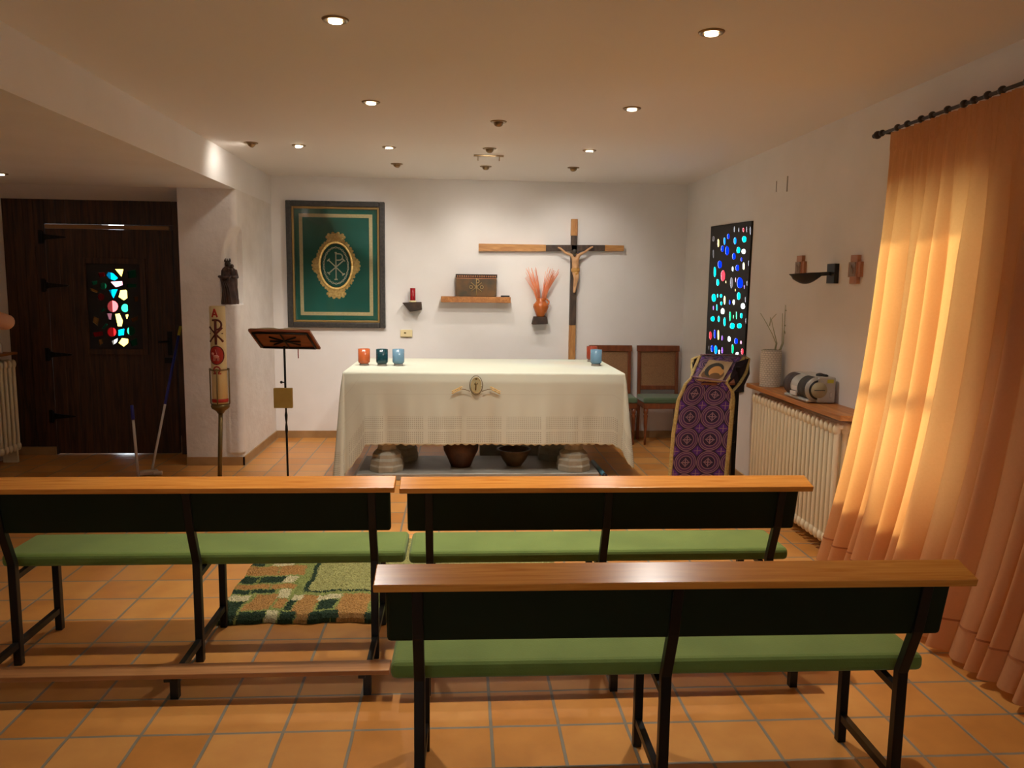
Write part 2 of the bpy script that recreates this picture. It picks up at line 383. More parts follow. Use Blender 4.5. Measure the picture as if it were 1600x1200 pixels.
def dup(root, loc=None, rz=None, label=None, parent=None):
    c = root.copy(); C.objects.link(c)
    if parent is not None: c.parent = parent
    if loc is not None: c.location = loc
    if rz is not None: c.rotation_euler = (0, 0, rz)
    if label: c['label'] = label
    for ch in list(root.children): dup(ch, parent=c)
    return c
def skin_body(name, joints, edges, mats, parent=None, sub=2):
    """joints: list of (pos, (rx,ry)); continuous skinned surface"""
    me = bpy.data.meshes.new(name); me.from_pydata([j[0] for j in joints], edges, []); o = bpy.data.objects.new(name, me); C.objects.link(o)
    sk = o.modifiers.new('skin', 'SKIN'); lay = me.skin_vertices[0] if me.skin_vertices else None
    if lay is None:
        bm = bmesh.new(); bm.from_mesh(me); bm.verts.layers.skin.verify(); bm.to_mesh(me); bm.free(); lay = me.skin_vertices[0]
    for i, j in enumerate(joints):
        r = j[1]; lay.data[i].radius = (r, r) if isinstance(r, (int, float)) else r
    lay.data[0].use_root = True
    s = o.modifiers.new('sub', 'SUBSURF'); s.levels = sub; s.render_levels = sub
    dg = bpy.context.evaluated_depsgraph_get(); ev = o.evaluated_get(dg); nm = bpy.data.meshes.new_from_object(ev)
    o.modifiers.clear(); o.data = nm; nm.materials.clear(); nm.materials.append(M[mats])
    for p in nm.polygons: p.use_smooth = True
    if parent is not None: nm.transform(worldm(parent).inverted()); o.parent = parent
    return o

XR, XL, YB, ZC, ZB, YP, YD = 2.37, -1.896, 8.19, 2.668, 2.39, 6.93, 7.383
PX0 = onY(284, 500, YP).x
XA, YN = -4.06, -1.6          # alcove side wall, room end behind the camera
# ------------------------------------------------------------------ shell
struct('floor', lambda b: box2(b, (XA-.3, YN-.3, -.1), (XR+.3, YB+.3, 0)), 'floor')
struct('ceiling', lambda b: box2(b, (XL, YN-.3, ZC), (XR+.3, YB+.3, ZC+.12)), 'ceil')
struct('ceiling_alcove', lambda b: box2(b, (XA-.3, YN-.3, ZB), (XL, YB+.1, ZC+.12)), 'wall')
struct('ceiling_door', lambda b: prism(b, [(YP, ZB+.01), (YP, ZB-.0005), (YD+.03, 2.312), (YD+.03, ZB+.01)], lambda y, z, x: Vector((x, y, z)), XA-.1, PX0+.05), 'wall')
struct('wall_back', lambda b: box2(b, (XL-.7, YB, -.1), (XR+.3, YB+.2, ZC+.05)), 'wall')
RW = (-1.3, .1, 1.0, 2.0)
struct('wall_rear', lambda b: holed(b, [(XA-.3, -.1), (XR+.3, -.1), (XR+.3, ZC+.05), (XA-.3, ZC+.05)], [[(RW[0], RW[2]), (RW[1], RW[2]), (RW[1], RW[3]), (RW[0], RW[3])]], lambda x, z, y: Vector((x, y, z)), YN-.2, YN), 'wall')
w3 = bpy.data.objects.new('window_3', None); C.objects.link(w3); w3.location = (-.6, YN, RW[2]); w3['kind'] = 'structure'
mk('window_frame', lambda b: [box2(b, (a[0], YN-.12, a[1]), (c[0], YN-.08, c[1])) for a, c in (((RW[0], RW[2]), (RW[0]+.06, RW[3])), ((RW[1]-.06, RW[2]), (RW[1], RW[3])), ((RW[0], RW[2]), (RW[1], RW[2]+.06)), ((RW[0], RW[3]-.06), (RW[1], RW[3])), ((-.64, RW[2]), (-.56, RW[3])))], 'win_white', w3)
struct('wall_alcove', lambda b: box2(b, (XA-.2, YN, -.1), (XA, YD+.3, ZC)), 'wall')
# right wall with the curtained window and the stained glass opening
W1 = (3.30, 4.20, .55, 2.10)
SGc = [onX(*p, XR) for p in ((1111, 354), (1175, 345), (1160, 612), (1099, 628))]
SG = (onX(1175, 345, XR-.03).y, SGc[0].y, .80, 2.17)
XG = XR-.014
c4 = [(onX(x, y, XG).y, onX(x, y, XG).z) for x, y in ((1111, 354), (1175, 345), (1160, 612), (1099, 628))]
gc_ = (sum(p[0] for p in c4)/4, sum(p[1] for p in c4)/4)
def rwall(b):
    outer = [(YN-.2, -.1), (YB+.2, -.1), (YB+.2, ZC+.05), (YN-.2, ZC+.05)]
    hs = [[(a, c), (b_, c), (b_, d), (a, d)] for a, b_, c, d in (W1,)]
    hs.append([(gc_[0]+(p[0]-gc_[0])*.96, gc_[1]+(p[1]-gc_[1])*.985) for p in c4])
    holed(b, outer, hs, lambda y, z, x: Vector((x, y, z)), XR, XR+.03)
    hs2 = [[(a, c), (b_, c), (b_, d), (a, d)] for a, b_, c, d in (W1, (6.22, 8.12, .70, 2.25))]
    holed(b, outer, hs2, lambda y, z, x: Vector((x, y, z)), XR+.03, XR+.22)
struct('wall_right', rwall, 'wall')

# ---- pier with rounded corner, niche and ledge
NZ0, NZ1 = 1.415, 2.075
def pier(b):
    # main block behind the worked corner
    box2(b, (PX0, YP, -.02), (-2.06, YB+.1, ZB))
    box2(b, (-2.065, YP+.16, -.02), (XL, YB+.1, ZB))
    def P(u, v):
        z = v*ZB
        # path: along the face from x=-2.06 to the corner, then along the side back to YP+.16
        r = .05
        L1, Lq, L2 = (XL-r)-(-2.06), r*PI/2, .16-r; s = u*(L1+Lq+L2)
        if s < L1: p = Vector((-2.06+s, YP, z)); n = Vector((0, 1, 0))
        elif s < L1+Lq:
            a = (s-L1)/r; p = Vector((XL-r+r*math.sin(a), YP+r-r*math.cos(a), z)); n = Vector((-math.sin(a), math.cos(a), 0))
        else: p = Vector((XL, YP+r+(s-L1-Lq), z)); n = Vector((-1, 0, 0))
        n = Vector((-.6, .8, 0)) if s > L1*.5 else Vector((0, 1, 0))
        d = 0
        if z > NZ0:
            t = (z-NZ0)/(NZ1-NZ0)
            if t < 1:
                w_ = math.sqrt(max(0, 1-max(0, (t-.25)/.75)**2))   # arch
                s0 = L1*(.98-w_*.92) + (1-w_)*.03
                k = min(1, max(0, (s-s0)/.09)); d = .08*k*k*(3-2*k)*min(1, max(w_, .0)*1.3)
                if s > L1+Lq+L2*.75: d *= max(0, 1-(s-(L1+Lq+L2*.75))/(L2*.25))
        else:
            # the round plaster column below the ledge
            q = s/(L1+Lq)
            if .1 < q < 1.25: d = -.018*math.sin(PI*min(1, (q-.1)/1.15))
        if z < .1: d = 0
        return p + n*d
    grid(b, P, 60, 240)
    # ledge
    prism(b, [(-2.05, YP+.004), (-1.99, YP-.012), (-1.93, YP-.01), (XL-.01, YP+.03), (XL-.004, YP+.12), (-1.98, YP+.14), (-2.05, YP+.1)], lambda x, y, z: Vector((x, y, z)), NZ0-.03, NZ0)
struct('wall_pier', pier, 'rough_wall')
# beam side: the alcove ceiling block already gives its face; baseboards
bh = .075
struct('baseboard_back', lambda b: box2(b, (XL, YB-.012, 0), (XR, YB, bh)), 'baseboard')
struct('baseboard_left', lambda b: box2(b, (XL, YP-.012, 0), (XL+.012, YB, bh)), 'baseboard')
struct('baseboard_pier', lambda b: box2(b, (PX0, YP-.012, 0), (XL+.012, YP, bh)), 'baseboard')
struct('baseboard_right', lambda b: box2(b, (XR-.012, 2.0, 0), (XR, YB, bh)), 'baseboard')
struct('baseboard_door', lambda b: box2(b, (XA, YD-.03, 0), (-3.71, YD, bh)), 'baseboard')

# ---- door wall
def planks(b, x0, x1, z0, z1, y, n, dep=.03):
    w_ = (x1-x0)/n
    for i in range(n): box2(b, (x0+i*w_+.0015, y, z0), (x0+(i+1)*w_-.0015, y+dep, z1))
DX0, DX1, DT = -3.70, -2.592, 2.06
struct('wall_door_panelling', lambda b: (planks(b, XA, DX0, 0, 2.32, YD, 4), planks(b, DX0, -2.50, DT+.045, 2.32, YD, 13), planks(b, DX1+.012, -2.50, 0, DT+.045, YD, 1)), 'door')
door = struct('door_1', lambda b: None, 'door') if False else None
dw = bpy.data.objects.new('door_1', None); C.objects.link(dw); dw.location = (DX0, YD, 0); dw['kind'] = 'structure'
GX0, GX1, GZ0, GZ1 = -3.36, -2.885, .985, 1.755
def leaf(b):
    n = 10; w_ = (DX1-DX0-.006)/n
    for i in range(n):
        a, c = DX0+.003+i*w_+.0012, DX0+.003+(i+1)*w_-.0012
        if c < GX0 or a > GX1: box2(b, (a, YD-.005, .012), (c, YD+.035, DT))
        else:
            aa, cc = a, c
            if a < GX0: box2(b, (a, YD-.005, .012), (GX0, YD+.035, DT)); aa = GX0
            if c > GX1: box2(b, (GX1, YD-.005, .012), (c, YD+.035, DT)); cc = GX1
            box2(b, (aa, YD-.005, .012), (cc, YD+.035, GZ0)); box2(b, (aa, YD-.005, GZ1), (cc, YD+.035, DT))
mk('door_leaf', leaf, 'door', dw)
mk('head_strip', lambda b: box2(b, (DX0+.01, YD-.02, DT+.002), (DX1-.02, YD+.02, DT+.036)), 'doorstrip', dw)
def gframe(b):
    for a, c in (((GX0-.05, GZ0-.05), (GX0, GZ1+.05)), ((GX1, GZ0-.05), (GX1+.05, GZ1+.05)), ((GX0, GZ0-.05), (GX1, GZ0)), ((GX0, GZ1), (GX1, GZ1+.05))):
        box2(b, (a[0], YD-.02, a[1]), (c[0], YD-.004, c[1]))
mk('window_frame', gframe, 'door', dw, bevel=.003)
for zz in (1.985, 1.555, .93, .36) :
    def hng(b, z=zz):
        prism(b, [(DX0-.02, z-.035), (DX0+.02, z-.022), (DX0+.17, z-.008), (DX0+.19, z), (DX0+.17, z+.008), (DX0+.02, z+.022), (DX0-.02, z+.035)], lambda x, zz_, y: Vector((x, y, zz_)), YD-.012, YD-.004)
        box2(b, (DX0-.055, YD-.012, z-.06), (DX0-.02, YD-.004, z+.06)); tube(b, [(DX0-.015, YD-.014, z-.05), (DX0-.015, YD-.014, z+.05)], .01)
        for dx in (.04, .09, .14): ball(b, (DX0+dx, YD-.014, z), .006, n=8)
    mk('hinge', hng, 'iron', dw)
def hdl(b):
    box2(b, (DX1-.075, YD-.014, .93), (DX1-.035, YD-.005, 1.15)); tube(b, [(DX1-.055, YD-.01, 1.06), (DX1-.055, YD-.05, 1.06), (DX1-.14, YD-.055, 1.055)], .009)
    box2(b, (DX1-.10, YD-.03, .86), (DX1-.02, YD-.005, .91))
mk('door_handle', hdl, 'iron', dw)
# stained glass of the door (zoomed pixels -> plane of the door)
def dz(x, y): p = onY(120+x/7.5, 400+y/7.5, YD); return (min(GX1-.012, max(GX0+.012, p.x)), min(GZ1-.012, max(GZ0+.012, p.z)))
def circ(x, y, rx, ry=None, n=12): ry = ry or rx; return [(x+rx*math.cos(2*PI*k/n), y+ry*math.sin(2*PI*k/n)) for k in range(n)]
dpc = [([(440, 155), (545, 155), (520, 250)], 'y'), ([(335, 225), (360, 185), (425, 205), (480, 258), (440, 288), (370, 265)], 'b'), ([(385, 302), (530, 294), (535, 340), (450, 368)], 'p'),
    ([(365, 398), (475, 392), (425, 503)], 'b'), ([(500, 402), (575, 397), (610, 440), (595, 490), (545, 522), (480, 480)], 'y'), (circ(415, 590, 68), 'p2'), (circ(560, 610, 50), 'g'),
    ([(345, 672), (410, 672), (400, 750), (365, 740)], 'p'), ([(440, 682), (500, 672), (538, 760), (525, 825), (470, 825)], 'y'), ([(562, 690), (606, 682), (590, 738), (572, 735)], 'y'),
    ([(630, 735), (715, 702), (710, 750), (642, 780)], 'o'), (circ(405, 892, 56), 'r'), ([(478, 868), (555, 852), (550, 925), (478, 935)], 'b'), (circ(632, 878, 54), 'g'),
    ([(402, 1000), (478, 962), (470, 1004), (420, 1048)], 'w'), ([(480, 1020), (520, 962), (600, 972), (600, 1020), (545, 1066)], 'y'),
    ([(240, 200), (320, 190), (330, 235), (262, 250)], 'r'), (circ(308, 352, 40), 'g'), ([(580, 328), (700, 328), (695, 368), (585, 368)], 'g'), (circ(280, 478, 42), 'r'),
    ([(190, 705), (262, 735), (240, 818), (182, 770)], 'o'), ([(150, 382), (180, 380), (250, 412), (238, 430), (165, 410)], 'o'), ([(270, 660), (310, 600), (335, 640)], 'g'),
    ([(250, 985), (290, 975), (305, 1020), (260, 1050)], 'o'), ([(590, 180), (690, 160), (700, 250), (600, 262)], 'g'), ([(665, 480), (715, 475), (715, 530), (672, 535)], 'o'),
    ([(620, 1000), (700, 960), (710, 1040), (640, 1060)], 'g'), ([(290, 850), (340, 785), (360, 800), (320, 850)], 'g'), ([(170, 300), (235, 290), (240, 330), (180, 340)], 'g'), ([(180, 900), (300, 880), (310, 930), (200, 950)], 'r')]
GC = {'y': (1, .72, .12), 'b': (.0, .42, .85), 'p': (.9, .35, .42), 'p2': (.85, .1, .1), 'g': (.02, .38, .16), 'o': (.75, .3, .05), 'r': (.65, .01, .01), 'w': (.9, .9, .8),
    'db': (.0, .01, .6), 'c': (.0, .62, .6), 'lb': (.0, .12, .65), 'yw': (.85, .85, .3), 'gr': (.06, .05, .05), 'gn': (.0, .4, .1), 'pu': (.12, .03, .3), 'pk': (.75, .2, .3), 'rd': (.7, .02, .03)}
GM = {k: glasscol('glass_'+k, v) for k, v in GC.items()}; GK = list(GC)
holes = [[dz(*p) for p in poly] for poly, c in dpc]
mk('leading', lambda b: holed(b, [(GX0, GZ0), (GX1, GZ0), (GX1, GZ1), (GX0, GZ1)], holes, lambda x, z, y: Vector((x, y, z)), YD+.002, YD+.02), 'lead', dw)
def dglass(b):
    for h, (p, c) in zip(holes, dpc): faces(b, [Vector((x, YD+.012, z)) for x, z in h], [tuple(range(len(h)))], GK.index(c))
mk('glass_panes', dglass, [GM[k] for k in GK], dw, fix=False)
# dark screens added outside the door so only a slot of daylight shows
struct('trim_daylight_screen', lambda b: (box2(b, (-5.2, 8.3, -.1), (-3.60, 8.45, 2.8)), box2(b, (-3.385, 8.3, -.1), (-2.3, 8.45, 2.8)), box2(b, (-5.2, YD+.05, 2.4), (-2.3, 8.45, 2.6)), box2(b, (-5.2, YD+.05, -.1), (-2.3, 8.45, -.02)), box2(b, (-5.3, YD+.05, -.1), (-5.2, 8.45, 2.6))), 'door')

# ---- stained glass window of the right wall: dark resin slab set over the opening
def sg(x, y): p = onX(1100+x/5.45, 340+y/5.45, XR-.02); return (p.y, p.z)
sgl = [(75, 180, 22, 50, 'gr'), (115, 215, 16, 72, 'y'), (168, 200, 18, 66, 'lb'), (200, 160, 22, 46, 'db'), (257, 198, 24, 60, 'lb'), (335, 183, 40, 54, 'c'), (328, 105, 14, 40, 'rd'), (252, 100, 10, 56, 'gr'), (290, 105, 10, 40, 'gr'), (357, 100, 10, 56, 'gr'), (388, 110, 12, 76, 'gr'),
    (150, 265, 24, 56, 'db'), (190, 280, 34, 78, 'db'), (285, 275, 32, 54, 'c'), (330, 288, 36, 44, 'w'), (75, 310, 14, 76, 'gr'), (248, 330, 30, 56, 'db'), (312, 357, 16, 34, 'db'), (372, 390, 8, 50, 'gr'),
    (128, 400, 36, 66, 'db'), (85, 462, 22, 88, 'c'), (155, 495, 38, 94, 'rd'), (237, 437, 16, 42, 'w'), (277, 428, 32, 54, 'db'), (330, 412, 20, 66, 'yw'), (110, 552, 24, 60, 'c'), (180, 548, 8, 24, 'y'), (228, 555, 26, 96, 'gr'), (262, 530, 8, 44, 'pk'), (298, 557, 54, 94, 'db'), (260, 617, 10, 24, 'o'), (337, 590, 8, 36, 'pu'), (360, 560, 12, 40, 'gr'),
    (76, 684, 38, 70, 'c'), (109, 665, 12, 34, 'c'), (138, 666, 22, 30, 'c'), (140, 730, 18, 34, 'c'), (168, 703, 16, 78, 'yw'), (212, 720, 14, 40, 'db'), (246, 720, 20, 46, 'w'), (288, 668, 30, 70, 'c'), (324, 753, 38, 48, 'w'), (103, 765, 12, 58, 'c'), (74, 768, 12, 38, 'pu'), (152, 797, 34, 52, 'w'), (215, 840, 16, 90, 'gn'), (244, 843, 9, 34, 'gn'), (270, 833, 11, 74, 'gn'), (310, 835, 24, 44, 'c'),
    (67, 862, 38, 44, 'c'), (119, 863, 18, 54, 'c'), (168, 887, 20, 78, 'c'), (234, 922, 42, 50, 'c'), (294, 922, 42, 44, 'c'), (350, 880, 10, 50, 'gr'),
    (48, 1003, 24, 74, 'rd'), (84, 992, 16, 80, 'db'), (115, 998, 16, 88, 'y'), (148, 1025, 14, 44, 'pu'), (207, 1033, 28, 46, 'w'), (266, 1052, 32, 50, 'db'), (308, 1063, 14, 30, 'pk'),
    (62, 1115, 24, 60, 'db'), (94, 1125, 28, 78, 'lb'), (122, 1145, 14, 40, 'w'), (148, 1130, 16, 58, 'pu'), (237, 1118, 20, 84, 'gn'), (275, 1158, 28, 26, 'w'), (318, 1140, 22, 54, 'rd'), (345, 700, 8, 50, 'gr'), (35, 1110, 8, 40, 'gr')]
def blob(x, y, w_, h_, sq=2.6, n=14):
    out = []
    for k in range(n):
        a = 2*PI*k/n+.2; ca, sa = math.cos(a), math.sin(a); r = (abs(ca)**sq+abs(sa)**sq)**(-1/sq)*random.uniform(.88, 1.02)
        out.append((x+ca*r*w_/2, y+sa*r*h_/2))
    return out
sgh = [[sg(*p) for p in blob(*l[:4])] for l in sgl]
wd = bpy.data.objects.new('window_2', None); C.objects.link(wd); wd.location = (XR, 6.75, .8); wd['kind'] = 'structure'
mk('leading', lambda b: holed(b, c4, sgh, lambda y, z, x: Vector((x, y, z)), XG, XG+.003), 'lead', wd)
mk('panel_edge', lambda b: holed(b, c4, [[(gc_[0]+(p[0]-gc_[0])*.985, gc_[1]+(p[1]-gc_[1])*.992) for p in c4]], lambda y, z, x: Vector((x, y, z)), XG, XR), 'lead', wd)
def sglass(b):
    for h, l in zip(sgh, sgl): faces(b, [Vector((XG+.0035, y, z)) for y, z in h], [tuple(range(len(h)))], GK.index(l[4]))
mk('glass_panes', sglass, [GM[k] for k in GK], wd, fix=False)

# ---- curtained window
w1 = bpy.data.objects.new('window_1', None); C.objects.link(w1); w1.location = (XR+.1, 3.75, W1[2]); w1['kind'] = 'structure'
def wfr(b):
    y0, y1, z0, z1 = W1; x0, x1 = XR+.12, XR+.17
    for a, c in (((y0, z0), (y0+.06, z1)), ((y1-.06, z0), (y1, z1)), ((y0, z0), (y1, z0+.07)), ((y0, z1-.06), (y1, z1)), (((y0+y1)/2-.05, z0), ((y0+y1)/2+.05, z1)), ((y0, 1.25), (y1, 1.29))):
        box2(b, (x0, a[0], a[1]), (x1, c[0], c[1]))
mk('window_frame', wfr, 'win_white', w1)
mk('window_pane', lambda b: box2(b, (XR+.14, W1[0]+.05, W1[2]+.05), (XR+.146, W1[1]-.05, W1[3]-.05)), 'pane', w1)

# curtain
cu = thing('curtain', 'apricot gathered curtain hanging from dark rod over the window', 'curtain', (2.25, 3.6, .04))
ZT = 2.43
import math as _m
rnd = [random.uniform(0, 6.28) for _ in range(8)]
fold_c = []; _p = 0
while _p < 2.1: _p += random.uniform(.06, .13); fold_c.append(_p)
def foldf(s, ph=0):
    # s in metres along the rod; uneven pleats
    s = s+.03*math.sin(3.1*s+1+ph); i = 0; prev = 0
    for c_ in fold_c:
        if s < c_: break
        prev = c_; i += 1
    else: return 0
    t = (s-prev)/(c_-prev); return math.sin(PI*t)**.8*(.75+.25*math.sin(i*2.3))
def cpt(u, v):
    zz = v  # 0 top 1 bottom
    hem = .035
    z = ZT-(ZT-hem)*zz
    s = u*1.85
    yl = 4.10+.22*zz**3
    y = yl - s*(1+.03*zz) - .0*zz
    xc = 2.262 - .12*zz**2
    if zz < .035: x = xc - .006*math.sin(s*230)-.008*math.sin(s*90)
    else:
        k = min(1, (zz-.035)/.25); A = .012+.06*k+.02*zz
        x = xc - A*(foldf(s, 0)-.45)*(.9+.2*math.sin(3*s)) - .006*math.sin(s*150)*max(0, 1-(zz-.035)/.12)
        x -= .03*zz*math.sin(2.2*s+.6)
    if s < .03: x += .0
    y += .02*math.sin(s*18+zz*2)*zz
    return Vector((x, y, z + .012*math.sin(s*9)*max(0, zz-.9)*10*.5))
mk('fabric', lambda b: grid(b, cpt, 620, 90), 'curtain', cu, fix=False)
def hemf(u, v):
    p = cpt(u, .935+.004*v); return p + Vector((-.003, 0, 0))
mk('hem_seam', lambda b: grid(b, hemf, 620, 1), mat('seam_thread', (176, 108, 60), .8), cu, fix=False)
rodt = thing('curtain_rod', 'dark twisted iron curtain rod with beaded knobs near the ceiling', 'curtain rod', (2.27, 4.2, 2.43))
mk('pole', lambda b: tube(b, [(2.262, 4.22, 2.445), (2.262, 2.2, 2.445)], .009), 'rod', rodt)
yb0 = 4.2
while yb0 > 2.3:
    mk('bead', lambda b: ball(b, (2.262, yb0, 2.447), (.016, .022, .018), n=10), 'rod', rodt); yb0 -= random.choice((.07, .09, .12, .15))
mk('finial', lambda b: (ball(b, (2.262, 4.245, 2.445), .022), ball(b, (2.262, 4.275, 2.445), .014)), 'rod', rodt)
mk('bracket', lambda b: tube(b, [(2.262, 4.16, 2.44), (XR, 4.16, 2.44)], .007), 'rod', rodt)

# ------------------------------------------------------------------ benches
def make_bench(label):
    # local: x 0 = left end of the rail, y 0 = rear leg foot, built 1.70 long
    t = thing('bench', label, 'bench', (0, 0, 0)); W = 1.70
    a = .26
    def rail(b):
        c_, s_ = math.cos(a), math.sin(a); rot = Matrix(((1, 0, 0), (0, c_, -s_), (0, s_, c_)))
        box(b, (W/2, -.125, .803), (W, .10, .024), rot)
    mk('top_rail', rail, 'rail', t, bevel=.003)
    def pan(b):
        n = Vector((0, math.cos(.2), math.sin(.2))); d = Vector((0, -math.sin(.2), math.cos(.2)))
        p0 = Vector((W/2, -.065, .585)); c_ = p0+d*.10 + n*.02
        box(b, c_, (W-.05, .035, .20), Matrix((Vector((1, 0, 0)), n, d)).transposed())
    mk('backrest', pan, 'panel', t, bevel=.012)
    def seat(b):
        box2(b, (.02, .08, .393), (W-.005+.03, .37, .45))
    o = mk('seat', seat, 'seat', t, bevel=.02)
    kns = []
    for i, x in enumerate((.115, .86, 1.60)):
        def rl(b, x=x):
            prism(b, [(-.015, 0), (.015, 0), (.015, .44), (-.045, .60), (-.082, .775), (-.112, .775), (-.075, .60), (-.015, .44)], lambda y, z, xx: Vector((xx, y, z)), x-.016, x+.016)
        mk('rear_leg', rl, 'metal_blk', t, bevel=.003)
        mk('front_leg', lambda b, x=x: box2(b, (x-.015, .325, 0), (x+.015, .355, .405)), 'metal_blk', t, bevel=.003)
        mk('seat_support', lambda b, x=x: bar(b, (x, .0, .375), (x, .34, .395), .022, .022), 'metal_blk', t)
        mk('foot_bar', lambda b, x=x: bar(b, (x, -.30, .088), (x, .34, .095), .022, .026), 'metal_blk', t)
        def ks(b, x=x):
            box2(b, (x-.015, -.315, 0), (x+.015, -.285, .098)); box2(b, (x-.032, -.33, .078), (x-.006, -.27, .098))
        kns.append(ks)
    kn = mk('kneeler', lambda b: box2(b, (.0, -.345, .098), (W-.01, -.255, .118)), 'kneel', t, bevel=.003)
    for ks in kns: mk('kneeler_leg', ks, 'metal_blk', kn)
    return t
b1 = make_bench('green padded wooden bench on the right of the front row, nearest the radiator')
GB = 'green padded pews with pine top rails'
b1['group'] = GB; b1.location = (-.235, 3.24, 0)
b2 = dup(b1, (-1.955, 3.255, 0), 0, 'green padded bench on the left of the front row, beside the rug')
b3 = dup(b1, (-.228, 2.225, 0), -.008, 'nearest green padded bench standing alone in the second row')

# rug
def rug_mat():
    mt, nt, b = newmat('patterned_pile'); tc = nt.nodes.new('ShaderNodeAttribute'); tc.attribute_name = 'pile'
    nt.links.new(tc.outputs['Color'], b.inputs['Base Color']); b.inputs['Roughness'].default_value = .95
    n = nt.nodes.new('ShaderNodeTexNoise'); n.inputs['Scale'].default_value = 220; c = nt.nodes.new('ShaderNodeTexCoord'); nt.links.new(c.outputs['Object'], n.inputs[0])
    bp = nt.nodes.new('ShaderNodeBump'); bp.inputs['Strength'].default_value = 1; bp.inputs['Distance'].default_value = .015; nt.links.new(n.outputs['Fac'], bp.inputs['Height']); nt.links.new(bp.outputs[0], b.inputs['Normal'])
    return mt
M['rugm'] = rug_mat()
RX0, RX1, RY0, RY1 = -1.165, .56, 3.61, 4.80
OR, DG, LG, YG, CR = lin((190, 140, 74)), lin((38, 62, 34)), lin((150, 158, 84)), lin((176, 172, 104)), lin((220, 208, 160))
rects = []     # px rectangles of zoom 1 mapped by corners (x0,y0,x1,y1,colour) in zoom-1 coordinates
for r_ in [(860, 550, 940, 600, DG), (860, 590, 915, 635, DG), (925, 592, 1030, 628, DG), (1088, 590, 1150, 625, DG), (1205, 588, 1318, 622, DG), (1120, 545, 1150, 585, DG), (1245, 545, 1310, 582, DG), (1420, 590, 1450, 625, DG),
        (890, 505, 975, 522, DG), (985, 505, 1075, 518, DG), (940, 455, 1005, 480, DG), (1015, 455, 1110, 478, DG), (975, 402, 1040, 412, DG),
        (890, 527, 970, 548, CR), (1085, 505, 1130, 540, CR), (1035, 590, 1080, 625, CR), (1110, 455, 1155, 480, CR), (1240, 525, 1330, 543, CR), (1140, 525, 1180, 545, CR), (1070, 402, 1150, 412, CR),
        (950, 415, 1090, 450, OR), (1095, 412, 1195, 450, OR), (925, 485, 1060, 503, OR), (1065, 485, 1160, 503, OR), (980, 525, 1070, 585, OR), (1075, 543, 1115, 580, OR), (1155, 525, 1235, 600, OR), (1150, 600, 1200, 630, OR), (1320, 522, 1440, 625, OR), (950, 560, 975, 590, OR)]:
    a = onZ(r_[0]*.4, 720+r_[1]*.4, .02); b_ = onZ(r_[2]*.4, 720+r_[3]*.4, .02); a2 = onZ(r_[0]*.4, 720+r_[3]*.4, .02); b2_ = onZ(r_[2]*.4, 720+r_[1]*.4, .02)
    rects.append(((a.x+a2.x)/2, a2.y, (b_.x+b2_.x)/2, a.y, r_[4]))
def rugcol(x, y):
    for r_ in rects:
        if r_[0] <= x <= r_[2] and r_[1] <= y <= r_[3]: return r_[4]
    if x > -.80 and y > 3.95:
        return DG if (x < -.775 or y < 3.97) else YG
    return LG
def rug(b):
    nx, ny = 340, 240
    lay = b.loops.layers.float_color.new('pile')
    def fn(u, v):
        x, y = RX0+(RX1-RX0)*u, RY0+(RY1-RY0)*v
        e = min(u*nx, (1-u)*nx, v*ny, (1-v)*ny)
        return Vector((x+.006*math.sin(y*23), y+(.008*math.sin(x*19)+.005*math.sin(x*47)), (.003 if e < 1 else .022+random.uniform(-.004, .004))))
    V = grid(b, fn, nx, ny, smooth=False)
    b.faces.ensure_lookup_table()
    k = 0
    for j in range(ny):
        for i in range(nx):
            x, y = RX0+(RX1-RX0)*(i+.5)/nx, RY0+(RY1-RY0)*(j+.5)/ny
            c_ = rugcol(x+random.uniform(-.006, .006), y+random.uniform(-.006, .006)); q = random.uniform(.78, 1.18)
            for lp in b.faces[k].loops: lp[lay] = (c_[0]*q, c_[1]*q, c_[2]*q, 1)
            k += 1
ro = mk('rug', rug, 'rugm', fix=False); tag(recenter(ro, (-.3, 4.2, 0)), 'shaggy green, orange and cream geometric rug lying under the front benches', 'rug')

# ------------------------------------------------------------------ altar
al = thing('altar_table', 'pale stone altar table on stepped octagonal columns under the white cloth', 'altar', (.22, 6.9, 0))
mk('base_slab', lambda b: box2(b, (-.84, 6.36, 0), (1.18, 7.06, .055)), 'slab', al, bevel=.006)
mk('table_slab', lambda b: box2(b, (-.90, 6.45, .80), (1.33, 7.58, .885)), 'slab', al, bevel=.006)
for (x, y) in ((-.60, 6.52), (.98, 6.52), (-.50, 6.93), (.86, 6.93)):
    prof = [(.148, .055), (.15, .10), (.142, .115), (.142, .15), (.125, .17), (.125, .20), (.085, .235), (.078, .27), (.10, .30), (.105, .325), (.07, .35), (.065, .68), (.10, .74), (.12, .80)]
    mk('column', lambda b, x=x, y=y: lathe(b, prof, (x, y, 0), n=8), 'stone', al, bevel=.004)
